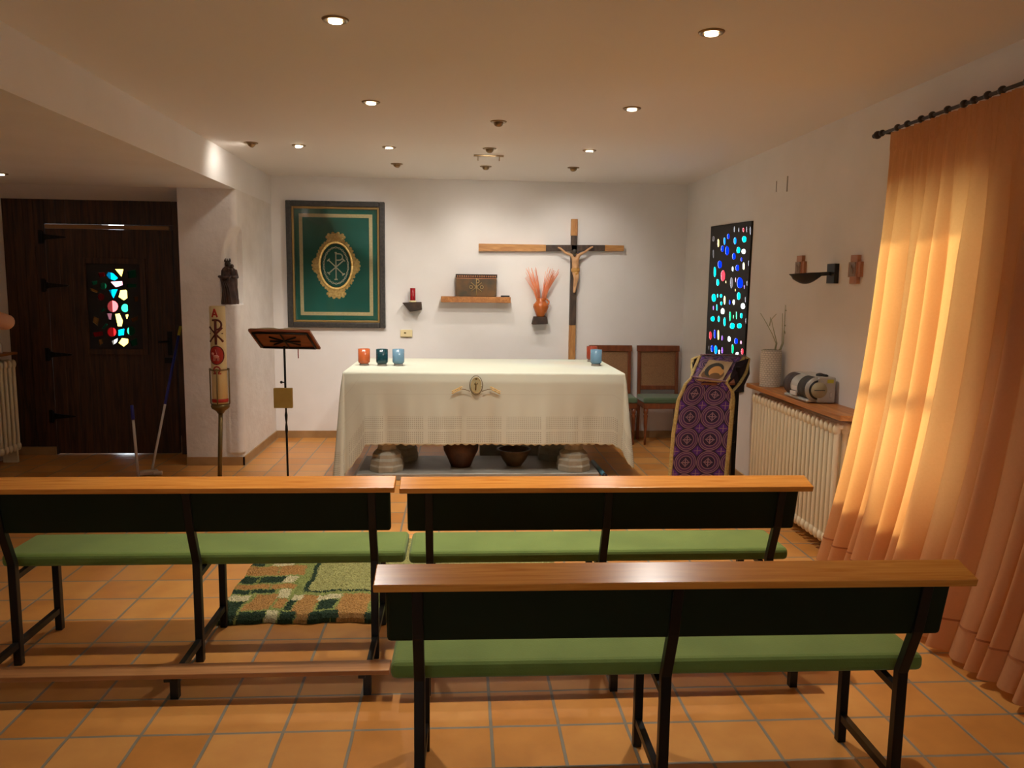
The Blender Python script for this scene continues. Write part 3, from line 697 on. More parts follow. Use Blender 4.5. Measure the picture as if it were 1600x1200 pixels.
# cloth
AX0, AX1, AY0, AY1, AZ, ARZ = -.935, 1.375, 6.40, 7.62, .892, .0
def cloth(b):
    cx_, cy_ = (AX0+AX1)/2, (AY0+AY1)/2
    # path with corner fans; list of (pos x,y, outward dir, drop, along)
    path = []; s = 0
    def edge(p, q, n, drop):
        nonlocal s
        L = (Vector(q)-Vector(p)).length; k = max(2, int(L/.012))
        for i in range(k+1):
            t = i/k; P = Vector(p).lerp(Vector(q), t); path.append((P, Vector(n), drop(t), s+L*t, 0))
        s += L
    def fan(p, a0, a1, d0, dm, d1):
        nonlocal s
        for i in range(1, 24):
            t = i/24; a = a0+(a1-a0)*t; d = (d0*(1-t)+d1*t) + (dm-max(d0, d1))*math.sin(PI*t)**.8
            path.append((Vector(p), Vector((math.cos(a), math.sin(a))), d, s+t*.35, math.sin(PI*t)))
        s += .35
    fr = lambda t: .595 + .27*max(0, 1-t/.07)**.7*.9 + .06*max(0, (t-.96)/.04)
    edge((AX0, AY0), (AX1, AY0), (0, -1), fr)
    fan((AX1, AY0), -PI/2, 0, .655, .80, .62)
    edge((AX1, AY0), (AX1, AY1), (1, 0), lambda t: .62)
    fan((AX1, AY1), 0, PI/2, .6, .8, .6)
    edge((AX1, AY1), (AX0, AY1), (0, 1), lambda t: .34+.26*(2*t-1)**8)
    fan((AX0, AY1), PI/2, PI, .6, .8, .62)
    edge((AX0, AY1), (AX0, AY0), (-1, 0), lambda t: .64+.22*max(0, (t-.85)/.15))
    fan((AX0, AY0), PI, 1.5*PI, .86, .885, .86)
    n = len(path); m_ = 44; lay = b.loops.layers.uv.verify(); rows = []
    for j in range(m_+1):
        v = j/m_; row = []
        for (P, nn, d, ss, fan_) in path:
            dd = d + (.006*math.cos(ss*2*PI*16) if v > .99 else 0)
            fold = .55*math.sin(ss*9.3+1.3*math.sin(ss*2.1))+.3*math.sin(ss*23+2)+.15*math.sin(ss*51)
            o_ = .004+.010*min(1, v*8) + v*(.018+.024*fold*min(1, v*1.6)) + fan_*v*.085
            sk = Vector((-nn.y, nn.x))*.012*fold*v
            row.append(b.verts.new((P.x+nn.x*o_+sk.x, P.y+nn.y*o_+sk.y, AZ-dd*v-.006*(1 if j == 1 else 0)*0)))
        rows.append(row)
    for j in range(m_):
        for i in range(n):
            i2 = (i+1) % n; f = b.faces.new((rows[j][i], rows[j][i2], rows[j+1][i2], rows[j+1][i])); f.smooth = True
            for lp, (a, c_) in zip(f.loops, ((i, j), (i2, j), (i2, j+1), (i, j+1))):
                sa = path[a][3] if not (a == 0 and i2 == 0) else s
                lp[lay].uv = (sa, path[a][2]*(1-c_/m_))
    f = b.faces.new(rows[0]); f.smooth = False
    for lp in f.loops: lp[lay].uv = (0, 2)
ac = thing('altar_cloth', 'ivory linen cloth with lace border draped over the altar', 'altar cloth', (.22, 7.0, AZ))
mk('linen', cloth, 'lace', ac, solid=.002)
EY = AY0-.045
def ell(cx, cz, rx, rz, y, n=40, a0=0, a1=2*PI): return [Vector((cx+rx*math.cos(a0+(a1-a0)*k/n), y, cz+rz*math.sin(a0+(a1-a0)*k/n))) for k in range(n+1)]
ec = onY(744, 602, EY)
def emb(b):
    tube(b, ell(ec.x, ec.z, .052, .078, EY), .0025, 6, 0); tube(b, ell(ec.x, ec.z, .040, .064, EY), .003, 6, 1)
    faces(b, [Vector((ec.x+.04*math.cos(2*PI*k/28), EY, ec.z+.064*math.sin(2*PI*k/28))) for k in range(28)], [tuple(range(28))], 4)
    ball(b, (ec.x, EY+.001, ec.z+.055), .009, 2, 8)
    tube(b, [(ec.x, EY-.002, ec.z+.03), (ec.x-.004, EY-.002, ec.z-.04)], .006, 6, 0)
    tube(b, [(ec.x-.016, EY-.002, ec.z+.012), (ec.x+.016, EY-.002, ec.z+.012)], .004, 6, 2)
    for s_ in (-1, 1):
        tube(b, [(ec.x+s_*.05, EY, ec.z-.05), (ec.x+s_*.09, EY, ec.z-.035), (ec.x+s_*.13, EY, ec.z-.03)], .003, 6, 2)
        for k in range(7):
            x = ec.x+s_*(.12+.012*k); z = ec.z-.022-.006*k
            ball(b, (x, EY, z+.008), (.009, .003, .005), 3, 8); ball(b, (x, EY, z-.008), (.009, .003, .005), 3, 8)
mk('embroidery', emb, ['bronze', 'goldtrim', 'bronze', 'gold', mat('pale_olive_thread', (186, 176, 132), .8)], ac)

# candle glasses on the altar
def glass_cup(px, py, colm, label):
    p = onZ(px, py, AZ+.001); p.z = AZ
    t = thing('candle_holder', label, 'candle holder', p, 0, 'coloured glass candle holders on the altar')
    r = .052
    mk('cup', lambda b: lathe(b, [(r*.80, .022), (r*.98, .034), (r, .05), (r, .148), (r*.93, .148), (r*.92, .05), (.01, .045)], p, 28), colm, t)
    mk('foot', lambda b: lathe(b, [(r*.80, 0), (r*.80, .012), (r*.72, .022)], p, 24), 'g_clear', t)
glass_cup(569, 571, 'g_orange', 'orange glass candle holder at the left end of the altar top')
glass_cup(597, 571.5, 'g_teal', 'dark teal glass candle holder between the orange and pale blue ones')
glass_cup(622.5, 571.5, 'g_blue', 'pale blue glass candle holder beside the dark teal one')
glass_cup(931, 571.5, 'g_blue', 'pale blue glass candle holder at the right end of the altar')
glass_cup(924.5, 565, 'g_red', 'brick red glass candle holder behind the pale blue one on the right')

# jar, bowl, stone block, tube under the altar
jp = onZ(720, 730, .055)
o = mk('jar', lambda b: lathe(b, [(.085, 0), (.09, .01), (.11, .06), (.148, .14), (.152, .18), (.135, .215), (.128, .225), (.14, .245), (.148, .25), (.13, .248), (.115, .225), (.13, .17), (.08, .03), (0, .02)], (jp.x, jp.y+.06, .055), 40), 'jar'); tag(recenter(o, (jp.x, jp.y+.06, .055)), 'dark brown earthenware jar on the slab beneath the altar', 'jar')
bp_ = onZ(804, 729, .055)
def bowlf(b):
    n = 32; c = Vector((bp_.x, bp_.y+.06, .055))
    lathe(b, [(.065, 0), (.07, .01), (.10, .05), (.125, .10), (.13, .12), (.15, .135), (.152, .145), (.135, .145), (.118, .115), (.09, .05), (0, .03)], c, 36)
o = mk('bowl', bowlf, 'bowl'); tag(recenter(o, (bp_.x, bp_.y+.06, .055)), 'wide olive brown clay bowl on the slab beside the dark jar', 'bowl')
o = mk('stone_block', lambda b: box2(b, (.20, 7.20, 0), (.90, 7.45, .16)), 'stone', bevel=.006); tag(recenter(o, (.55, 7.3, 0)), 'pale stone block on the floor behind the altar slab', 'stone block')
pt0 = Vector((1.225, 6.95, .02)); pt1 = Vector((1.235, 6.42, .02))
bt = thing('plastic_tube', 'pale blue plastic tube lying by the right column of the altar', 'tube', pt0)
mk('tube', lambda b: tube(b, [pt0, pt1], .02, 12), 'bluetube', bt); mk('end_cap', lambda b: tube(b, [pt1, pt1+Vector((0, -.03, 0))], .022, 12), 'blackpl', bt)

# ------------------------------------------------------------------ chi-rho builder on a plane
def chirho(b, fn, s, r, flare=True, mi=0):
    """fn(a,b)->point on the plane, s half height"""
    tube(b, [fn(0, s), fn(0, -s)], r, 6, mi)
    tube(b, [fn(0, s*.92)] + [fn(s*.24+s*.24*math.sin(-PI/2+PI*k/8)*0 + s*.26*math.sin(PI*k/8), s*.92-s*.24+s*.24*math.cos(PI*k/8)) for k in range(9)] + [fn(0, s*.44)], r, 6, mi)
    tube(b, [fn(-s*.55, s*.45), fn(s*.55, -s*.62)], r, 6, mi); tube(b, [fn(s*.6, s*.45), fn(-s*.55, -s*.55)], r, 6, mi)
    if flare:
        for (x, y, dx, dy) in ((-.55, .45, .09, .09), (.6, .45, -.09, .09), (.55, -.62, .09, .07), (-.55, -.55, .09, -.09), (0, -1, .12, 0), (0, 1, .08, 0)):
            tube(b, [fn(s*(x-dx), s*(y-dy*(1 if x*y <= 0 else 1))), fn(s*(x+dx), s*(y+dy))], r*1.1, 6, mi)

# ------------------------------------------------------------------ framed embroidery
PY = YB-.05
q = [onY(x, y, PY) for x, y in ((445, 312), (600, 316), (602.5, 512.5), (450, 512))]
px0, px1, pz0, pz1 = (q[0].x+q[3].x)/2, (q[1].x+q[2].x)/2, (q[2].z+q[3].z)/2, (q[0].z+q[1].z)/2
pc = ((px0+px1)/2, (pz0+pz1)/2); pw, ph = (px1-px0)/2, (pz1-pz0)/2
fr_ = thing('framed_embroidery', 'large framed green embroidery with a gold oval emblem on back wall', 'picture', (pc[0], YB, pc[1]))
def ringrect(b, hw, hh, w_, y0, y1, mi=0, tilt=0):
    for a, c in (((-hw, -hh), (-hw+w_, hh)), ((hw-w_, -hh), (hw, hh)), ((-hw+w_, -hh), (hw-w_, -hh+w_)), ((-hw+w_, hh-w_), (hw-w_, hh))):
        box2(b, (pc[0]+a[0], y0, pc[1]+a[1]), (pc[0]+c[0], y1, pc[1]+c[1]), mi)
mk('frame', lambda b: ringrect(b, pw, ph, .055, YB-.05, YB), 'frame', fr_, bevel=.008)
mk('gilt_edge', lambda b: ringrect(b, pw-.055, ph-.055, .022, YB-.035, YB), 'frame_gold', fr_, bevel=.004)
bkc = mk('backing_cloth', lambda b: box2(b, (px0+.07, YB-.012, pz0+.07), (px1-.07, YB-.002, pz1-.07)), 'green', fr_)
mk('braid_border', lambda b: ringrect(b, pw-.125, ph-.125, .035, YB-.016, YB-.011), 'braid', bkc)
mk('glass_pane', lambda b: box2(b, (px0+.06, YB-.027, pz0+.06), (px1-.06, YB-.025, pz1-.06)), 'pane', fr_)
eo = onY(525, 415, YB-.014)
def orn(b):
    y = YB-.014; cx, cz = eo.x, eo.z
    tube(b, ell(cx, cz, .165, .235, y), .017, 6, 0)
    for k in range(64):
        a = 2*PI*k/64; rx, rz = .187+.008*math.sin(k*2.1), .258+.008*math.sin(k*2.1)
        ball(b, (cx+rx*math.cos(a), y, cz+rz*math.sin(a)), (.016, .005, .016), 0, 8)
    for k in range(44):
        a = 2*PI*k/44; ball(b, (cx+.20*math.cos(a), y-.001, cz+.272*math.sin(a)), (.012, .005, .012), 0, 8)
    for (dx, dz_, sx, sz) in ((0, .285, .085, .04), (0, -.285, .085, .04), (.20, 0, .032, .06), (-.20, 0, .032, .06)):
        ball(b, (cx+dx, y, cz+dz_), (sx, .007, sz), 0, 16)
        for k in range(10):
            a = 2*PI*k/10; ball(b, (cx+dx+sx*math.cos(a), y, cz+dz_+sz*math.sin(a)), (.017, .006, .017), 0, 8)
    tube(b, ell(cx, cz, .150, .218, y-.003), .005, 6, 2)
    for ph_ in (0, PI):
        tube(b, [Vector((cx+(.122+.007*math.sin(11*a+ph_))*math.cos(a), y-.002, cz+(.182+.007*math.sin(11*a+ph_))*math.sin(a))) for a in [2*PI*k/160 for k in range(161)]], .0032, 5, 1)
    chirho(b, lambda a, c: Vector((cx+a, y-.003, cz-.005+c)), .135, .0065, True, 1)
mk('emblem', orn, ['gold', 'silverth', 'darkth'], bkc)

# ------------------------------------------------------------------ back wall pieces
t = thing('votive_bracket', 'dark angular wooden bracket on back wall holding the red votive', 'wall bracket', (-.47, YB, 1.38))
def vb(b):
    P = [onY(x, y, YB-.09) for x, y in ((629, 473), (658, 472), (659, 484), (641, 487))]
    poly = [(p.x, p.z) for p in P]; prism(b, poly, lambda x, z, y: Vector((x, y, z)), YB-.14, YB)
mk('bracket_block', vb, 'bark', t, bevel=.004)
t = thing('votive_candle', 'red glass sanctuary candle standing on the dark wall bracket', 'candle', onY(645, 472.5, YB-.07))
vp = onY(645, 472.5, YB-.07)
mk('candle_base', lambda b: lathe(b, [(.032, 0), (.036, .012), (.026, .02)], vp, 20), 'cream', t)
mk('red_glass', lambda b: lathe(b, [(.026, .018), (.028, .03), (.027, .145), (.022, .146), (.02, .06)], vp, 24), 'red', t)
sp_ = onY(635, 521, YB-.01)
t = thing('wall_socket', 'ivory double wall socket plate on the back wall below the bracket', 'socket', (sp_.x, YB, sp_.z))
mk('plate', lambda b: box2(b, (sp_.x-.062, YB-.012, sp_.z-.038), (sp_.x+.062, YB, sp_.z+.038)), 'socket', t, bevel=.004)
mk('switch_mark', lambda b: (ball(b, (sp_.x-.015, YB-.012, sp_.z+.006), (.012, .004, .008), n=10), box2(b, (sp_.x-.06, YB-.013, sp_.z-.041), (sp_.x+.055, YB-.004, sp_.z-.034))), 'bronze', t)
SY = YB-.15
s0, s1 = onY(689, 463, SY), onY(798, 464.5, SY)
o = mk('wall_shelf', lambda b: box2(b, (s0.x, SY, s0.z-.06), (s1.x, YB, s0.z)), 'shelfwood', bevel=.003); tag(recenter(o, ((s0.x+s1.x)/2, YB, s0.z)), 'plain wooden shelf on back wall under the carved chest', 'shelf')
c0, c1 = onY(712, 428, SY+.01), onY(776.5, 463, SY+.01)
t = thing('carved_chest', 'dark carved chest with relief monogram on the wooden wall shelf', 'chest', ((c0.x+c1.x)/2, YB-.08, s0.z))
cz0, cz1 = s0.z+.0005, c0.z
mk('box', lambda b: box2(b, (c0.x+.006, SY+.015, cz0), (c1.x-.006, YB-.01, cz1-.03)), 'chest', t, bevel=.006)
lid_ = mk('lid', lambda b: box2(b, (c0.x, SY+.008, cz1-.034), (c1.x, YB-.005, cz1)), 'bark', t, bevel=.003)
def dent(b):
    for k in range(18):
        x = c0.x+.02+(c1.x-c0.x-.04)*k/17; ball(b, (x, SY+.008, cz1-.022), (.008, .005, .009), n=8)
    box2(b, (c0.x+.004, SY+.010, cz1-.045), (c1.x-.004, SY+.016, cz1-.038))
mk('beading', dent, 'copper', lid_)
def cr2(b):
    cx, cz = (c0.x+c1.x)/2, (cz0+cz1)/2-.016
    f = lambda a, c: Vector((cx+a, SY+.012, cz+c)); s_ = .088
    tube(b, [f(0, s_), f(0, -s_*.95)], .0045, 6)
    tube(b, [f(.028*math.sin(PI*k/8), s_*.9-.02+.02*math.cos(PI*k/8)) for k in range(9)], .0045, 6)
    tube(b, [f(-.055, .045), f(.055, -.045)], .005, 6); tube(b, [f(.055, .045), f(-.055, -.045)], .005, 6)
    for sgn in (-1, 1): tube(b, [f(sgn*.055+.016*math.cos(a), .0+.016*math.sin(a)) for a in [2*PI*k/12 for k in range(13)]], .0035, 6)
mk('monogram', cr2, 'chestgold', t)
kp = onY(789.5, 463.5, SY+.03)
o = mk('flat_case', lambda b: box2(b, (kp.x-.045, SY+.02, s0.z), (kp.x+.045, SY+.08, s0.z+.016)), 'blackpl', bevel=.003); tag(recenter(o, (kp.x, SY+.05, s0.z)), 'small flat black case at the right end of the wall shelf', 'case')

# cross with corpus
cr_ = thing('crucifix', 'tall pine and dark wood cross with carved figure on the back wall', 'crucifix', (1.18, YB, .1))
CY0, CY1 = YB-.055, YB-.002
def seg(b, a, c, w0, w1, d=0, mi=0):
    A, Cc = Vector(a), Vector(c); dr = (Cc-A).normalized(); nn = Vector((-dr.z, 0, dr.x))
    pts = [A+nn*w0/2, Cc+nn*w1/2, Cc-nn*w1/2, A-nn*w0/2]
    prism(b, [(p.x, p.z) for p in pts], lambda x, z, y: Vector((x, y, z)), CY0-d, CY1, mi)
vt, vb_ = onY(898, 342, CY0), onY(893.8, 556, CY0); vdir = (vb_-vt).normalized(); vb2 = vt+vdir*((vt.z-.12)/-vdir.z)
k1_ = vt+(vb_-vt)*.12; k2_ = vt+(vb_-vt)*.772
mk('upright_top', lambda b: seg(b, vt, k1_, .064, .066), 'beamwood_v', cr_, bevel=.003); mk('upright_foot', lambda b: seg(b, k2_, vb2, .066, .068), 'beamwood_v', cr_, bevel=.003)
mk('dark_upright', lambda b: seg(b, k1_, k2_, .06, .066, .006), 'darkbeam', cr_, bevel=.003)
h0, h1, h2, h3 = onY(748, 386.5, CY0), onY(853, 387.5, CY0), onY(945, 387.5, CY0), onY(975, 388, CY0)
mk('crossbeam', lambda b: seg(b, h0, h1, .078, .068), 'beamwood', cr_, bevel=.003); mk('crossbeam_tip', lambda b: seg(b, h2, h3, .062, .058), 'beamwood', cr_, bevel=.003)
mk('dark_crossbeam', lambda b: seg(b, h1, h2, .064, .06, .006), 'darkbeam', cr_, bevel=.003)
def z2(x, y, d=0): p = onY(860+x/10.91, 370+y/10.91, CY0-.03-d); return tuple(p)
J = [(z2(425, 530), .032), (z2(428, 440), .034), (z2(425, 370), .040), (z2(418, 320), .026), (z2(412, 265, .02), .020),
     (z2(365, 310), .018), (z2(280, 285), .013), (z2(165, 195), .010), (z2(125, 180), .007),
     (z2(480, 310), .018), (z2(570, 270), .013), (z2(690, 185), .010), (z2(730, 170), .007),
     (z2(405, 610), .026), (z2(425, 700, .03), .018), (z2(408, 850), .013), (z2(400, 960, .01), .009),
     (z2(455, 610), .026), (z2(460, 700, .03), .018), (z2(425, 850), .013), (z2(412, 955, .015), .009)]
Ed = [(0, 1), (1, 2), (2, 3), (3, 4), (2, 5), (5, 6), (6, 7), (7, 8), (2, 9), (9, 10), (10, 11), (11, 12), (0, 13), (13, 14), (14, 15), (15, 16), (0, 17), (17, 18), (18, 19), (19, 20)]
skin_body('corpus', J, Ed, 'skin_wood', cr_, 1)
def chead(b):
    p = Vector(z2(412, 270, .035)); ball(b, p+Vector((0, .004, .012)), (.027, .022, .024), 0); ball(b, p+Vector((0, -.002, -.02)), (.016, .014, .02), 0)
mk('hair', chead, 'hairdark', cr_)
def loin(b):
    p = Vector(z2(428, 570)); ball(b, p, (.046, .036, .038)); ball(b, p+Vector((.005, -.01, -.035)), (.030, .026, .034))
mk('loincloth', loin, 'loin', cr_)

# jug on block with orange twigs
jb = onY(844, 494, YB-.08)
o = mk('wall_block', lambda b: prism(b, [(p.x, p.z) for p in [onY(x, y, YB-.13) for x, y in ((835, 495), (855, 495), (856, 506), (832, 507))]], lambda x, z, y: Vector((x, y, z)), YB-.14, YB), 'bark', bevel=.004)
tag(recenter(o, (jb.x, YB, jb.z-.03)), 'small dark wood block on back wall under the terracotta jug', 'wall block')
zt = onY(845, 495, YB-.13).z; jc = Vector((onY(845, 480, YB-.075).x, YB-.08, zt))
t = thing('jug', 'glazed orange terracotta jug on the small wall block', 'jug', jc)
mk('body', lambda b: lathe(b, [(.038, 0), (.042, .01), (.062, .05), (.080, .10), (.078, .125), (.055, .15), (.045, .165), (.055, .19), (.046, .19), (.036, .165), (.05, .14)], jc, 32), 'terra', t)
mk('handle', lambda b: tube(b, [jc+Vector((.048+.035*math.sin(PI*k/8), -.01, .185-.075*k/8)) for k in range(9)], .008), 'terra', t)
def sticks(b):
    for k in range(60):
        left = k % 2 == 0; a = (random.uniform(-.20, -.02) if left else random.uniform(.03, .20)); h_ = random.uniform(.20, .32)
        if abs(a) < .06: h_ *= random.uniform(.6, .95)
        p0 = jc+Vector((a*.14, random.uniform(-.02, .02), .12)); p2 = jc+Vector((a*.9, random.uniform(-.05, .05), .19+h_)); p1 = (p0+p2)/2+Vector((-a*.12, 0, 0))
        tube(b, [p0, p1, p2], [.004, .0032, .0015], 5)
o = mk('dried_twigs', sticks, 'stick'); tag(recenter(o, jc+Vector((0, 0, .12))), 'bunch of orange dried twigs standing in the terracotta jug', 'twigs')

# ------------------------------------------------------------------ chairs
def make_chair(label):
    t = thing('dining_chair', label, 'chair')
    w_, zt_ = .44, .985
    def bf(b):
        for s_ in (-1, 1): prism(b, [(.0, .30), (.035, .30), (.035, .46), (.075, zt_), (.045, zt_), (.0, .46)], lambda y, z, x: Vector((x, .30+y, z)), s_*(w_/2-.035) , s_*(w_/2))
        prism(b, [(.072, zt_+.012), (.042, zt_+.012), (.037, zt_-.05), (.065, zt_-.05)], lambda y, z, x: Vector((x, .30+y, z)), -w_/2-.008, w_/2+.008)
        prism(b, [(.045, .53), (.02, .53), (.022, .575), (.048, .575)], lambda y, z, x: Vector((x, .30+y, z)), -w_/2+.03, w_/2-.03)
    mk('back_frame', bf, 'chairwood', t, bevel=.004)
    mk('cane_panel', lambda b: prism(b, [(.028, .57), (.036, .57), (.066, zt_-.045), (.058, zt_-.045)], lambda y, z, x: Vector((x, .30+y, z)), -w_/2+.03, w_/2-.03), 'cane', t)
    mk('seat', lambda b: box2(b, (-w_/2-.005, -.02, .43), (w_/2+.005, .31, .49)), 'chairseat', t, bevel=.02)
    mk('apron', lambda b: box2(b, (-w_/2, -.01, .375), (w_/2, .31, .432)), 'chairwood', t, bevel=.004)
    for s_ in (-1, 1):
        mk('front_leg', lambda b, s_=s_: (lathe(b, [(.011, 0), (.014, .03), (.011, .045), (.020, .28), (.024, .30), (.016, .315), (.024, .33), (.024, .38)], (s_*(w_/2-.028), .015, 0), 14)), 'chairwood', t)
        mk('rear_leg', lambda b, s_=s_: bar(b, (s_*(w_/2-.02), .325, 0), (s_*(w_/2-.02), .312, .40), .028, .028), 'chairwood', t)
    return t
ch = make_chair('cane-backed chair with green seat nearest the right corner of back wall'); GCH = 'cane-backed chairs against the back wall'
ch['group'] = GCH; ch.location = (2.105, 7.80, 0)
ch2 = dup(ch, (1.595, 7.80, 0), 0, 'cane-backed chair with green seat partly hidden behind the altar')

# ------------------------------------------------------------------ paschal candle
PYc = 5.7
def pc_(x, y): return onY(x, y, PYc)
cx_ = pc_(342, 560).x
cdt, cdb = pc_(342, 478).z, pc_(342, 630).z
st = thing('candle_stand', 'tall brass floor stand with open cage for the paschal candle', 'candle stand', (cx_, PYc, 0))
px_ = pc_(340, 690).x
mk('pole', lambda b: tube(b, [(px_, PYc, .03), (cx_, PYc, cdb-.06)], .0155, 14), 'bronze', st)
mk('foot', lambda b: lathe(b, [(.15, 0), (.15, .012), (.05, .03), (.02, .05)], (px_, PYc, 0), 32), 'bronze', st)
mk('cup', lambda b: lathe(b, [(.02, cdb-.075), (.032, cdb-.055), (.06, cdb-.035), (.066, cdb-.02), (.06, cdb-.004)], (cx_, PYc, 0), 24), 'bronze', st)
ct = pc_(342, 577).z
def cage(b):
    tube(b, [(cx_+.066*math.cos(a), PYc+.066*math.sin(a), ct) for a in [2*PI*k/24 for k in range(25)]], .005, 6)
    for a in (0, PI/2, PI, 1.5*PI):
        tube(b, [(cx_+.066*math.cos(a+.02), PYc+.066*math.sin(a+.02), ct+.008), (cx_+.066*math.cos(a), PYc+.066*math.sin(a), cdb), (cx_+.03*math.cos(a), PYc+.03*math.sin(a), cdb-.05)], .0055, 6)
mk('cage', cage, 'bronze', st)
pcn = thing('paschal_candle', 'thick cream paschal candle with red and maroon wax symbols', 'candle', (cx_, PYc, cdb))
CRa = .054
mk('wax_column', lambda b: lathe(b, [(CRa, cdb), (CRa, cdt-.005), (CRa-.008, cdt), (.01, cdt-.006)], (cx_, PYc, 0), 36), 'cream', pcn)
def cyl(a, z, r=CRa+.001): th = a/CRa; return Vector((cx_+r*math.sin(th), PYc-r*math.cos(th), z))
zA, zX, zL, zO = pc_(342, 489).z, pc_(342, 518).z, pc_(342, 554).z, pc_(342, 578).z
mk('alpha_sign', lambda b: (tube(b, [cyl(-.022, zA-.028), cyl(-.004, zA+.030)], .006, 6), tube(b, [cyl(-.004, zA+.030), cyl(.014, zA-.028)], .006, 6), tube(b, [cyl(-.016, zA-.010), cyl(.008, zA-.010)], .005, 6)), 'redwax', pcn)
def chi(b):
    tube(b, [cyl(0, zX+.085), cyl(0, zX-.09)], .009, 8)
    tube(b, [cyl(-.022, zX+.082)]+[cyl(.006+.034*math.sin(PI*k/8), zX+.05+.034*math.cos(PI*k/8)) for k in range(9)]+[cyl(0, zX+.016)], .007, 8)
    tube(b, [cyl(-.050, zX+.035), cyl(0, zX-.015), cyl(.05, zX-.07)], .008, 8); tube(b, [cyl(.045, zX+.03), cyl(0, zX-.015), cyl(-.05, zX-.07)], .008, 8)
    tube(b, [cyl(-.055, zX-.012), cyl(0, zX-.012), cyl(.05, zX-.012)], .004, 6)
mk('monogram', chi, 'brownwax', pcn)
def med(b):
    V = []
    for i in range(0, 9):
        r = i/8
        for k in range(28):
            a = 2*PI*k/28; V.append(cyl(.052*r*math.cos(a), zL+.066*r*math.sin(a), CRa+.004+.004*(1-r)))
    fs = [(i*28+k, i*28+(k+1) % 28, (i+1)*28+(k+1) % 28, (i+1)*28+k) for i in range(8) for k in range(28)]
    faces(b, V, fs, 0, True)
    tube(b, [cyl(.05*math.cos(a), zL+.065*math.sin(a), CRa+.004) for a in [2*PI*k/28 for k in range(29)]], .004, 6, 1)
medo = mk('medallion', med, ['redwax', 'brownwax'], pcn, fix=True)
def lamb(b):
    ball(b, cyl(.0, zL-.01, CRa+.010), (.022, .006, .012)); ball(b, cyl(-.020, zL+.012, CRa+.010), (.009, .006, .008)); tube(b, [cyl(-.016, zL-.0, CRa+.01), cyl(-.02, zL+.01, CRa+.01)], .006, 6)
    for a in (-.014, -.006, .008, .016): tube(b, [cyl(a, zL-.018, CRa+.009), cyl(a-.002, zL-.040, CRa+.009)], .003, 6)
    tube(b, [cyl(.006, zL-.0, CRa+.009), cyl(-.004, zL+.042, CRa+.009)], .002, 6)
mk('lamb_relief', lamb, 'pinkwax', medo)
def omega(b):
    tube(b, [cyl(-.026, zO-.022), cyl(-.010, zO-.022)]+[cyl(.022*math.sin(a), zO+.006-.022*math.cos(a)) for a in [-.6-(2*PI-1.2)*k/12 for k in range(13)]]+[cyl(.010, zO-.022), cyl(.028, zO-.022)], .005, 6)
mk('omega_sign', omega, 'redwax', pcn)
zr = pc_(342, 625).z
mk('wax_band', lambda b: lathe(b, [(CRa+.001, zr-.012), (CRa+.003, zr-.006), (CRa+.003, zr+.006), (CRa+.001, zr+.012)], (cx_, PYc, 0), 30), 'redwax', pcn)

# ------------------------------------------------------------------ lectern
LY = 5.9
def lp(x, y, Y=LY): return onY(x, y, Y)
tp = lp(444, 535)
ls = thing('music_stand', 'black wrought iron lectern with wooden top and ochre box on its pole', 'lectern', (lp(450, 748).x, LY, 0))
pb = lp(450, 748); pole_b = Vector((pb.x, LY, .02))
def lpole(b):
    a = Vector((tp.x, LY, 1.14)); tw = []
    for k in range(40):
        t_ = k/39; p = pole_b.lerp(a, t_); r = .008 if (t_ < .42 or t_ > .62) else .0085+.003*math.sin(k*1.9)
        tw.append((p, r))
    tube(b, [x[0] for x in tw], [x[1] for x in tw], 10)
    for k in range(3):
        a_ = 2*PI*k/3+.5; tube(b, [pole_b+Vector((0, 0, .06)), pole_b+Vector((.16*math.cos(a_), .16*math.sin(a_), 0))], .008, 8)
mk('pole', lpole, 'metal_blk', ls)
kz = lp(440, 597).z; kx = tp.x+.01
mk('knob', lambda b: (tube(b, [(kx-.035, LY-.01, kz), (kx, LY-.01, kz)], .004), ball(b, (kx-.035, LY-.01, kz), .011)), 'metal_blk', ls)
# desk: tilted towards the altar/back, seen from behind (faces +Y), high edge towards camera
P0, P1, P2, P3 = [Vector(lp(*a)) for a in ((394, 518, 5.80), (487, 516, 5.80), (494, 545, 6.02), (407, 546, 6.02))]
xl, xr_ = tp.x-.225, tp.x+.235
def deskpt(u, v, h=0):   # u 0..1 left-right, v 0 near-low .. 1 far-high
    return Vector((xl+(xr_-xl)*u+.045*(v-.5), LY-.09+.17*v-.08*(u-.5) - .62*h, 1.255-.14*v - h*.78))
def desk(b):
    V = [deskpt(0, 0), deskpt(1, 0), deskpt(1, 1), deskpt(0, 1)]; n_ = Vector((0, -.62, -.78))*.018
    faces(b, V+[v-n_ for v in V], [(0, 1, 2, 3), (4, 5, 6, 7), (0, 1, 5, 4), (1, 2, 6, 5), (2, 3, 7, 6), (3, 0, 4, 7)])
dsk = mk('desk', desk, 'walnut', ls)
def dframe(b):
    h = .006
    for a, c in (((.06, .08), (.94, .08)), ((.94, .08), (.94, .92)), ((.94, .92), (.06, .92)), ((.06, .92), (.06, .08))):
        tube(b, [deskpt(*a, h), deskpt(*c, h)], .008, 6)
    cx, cy = .5, .5
    for a, c in (((.28, .75), (.72, .3)), ((.28, .3), (.72, .75)), ((.5, .9), (.5, .1)), ((.25, .55), (.75, .55))):
        tube(b, [deskpt(*a, h), deskpt(*c, h)], .006, 6)
mk('iron_frame', dframe, 'metal_blk', dsk)
bz = lp(444, 621); 
mk('ochre_box', lambda b: box2(b, (bz.x-.068, LY-.045, bz.z-.075), (bz.x+.068, LY-.012, bz.z+.075)), 'box_ochre', ls, bevel=.004)
bk = thing('open_book', 'open book with cream pages and red ribbon lying on the lectern', 'book', deskpt(.5, .5))
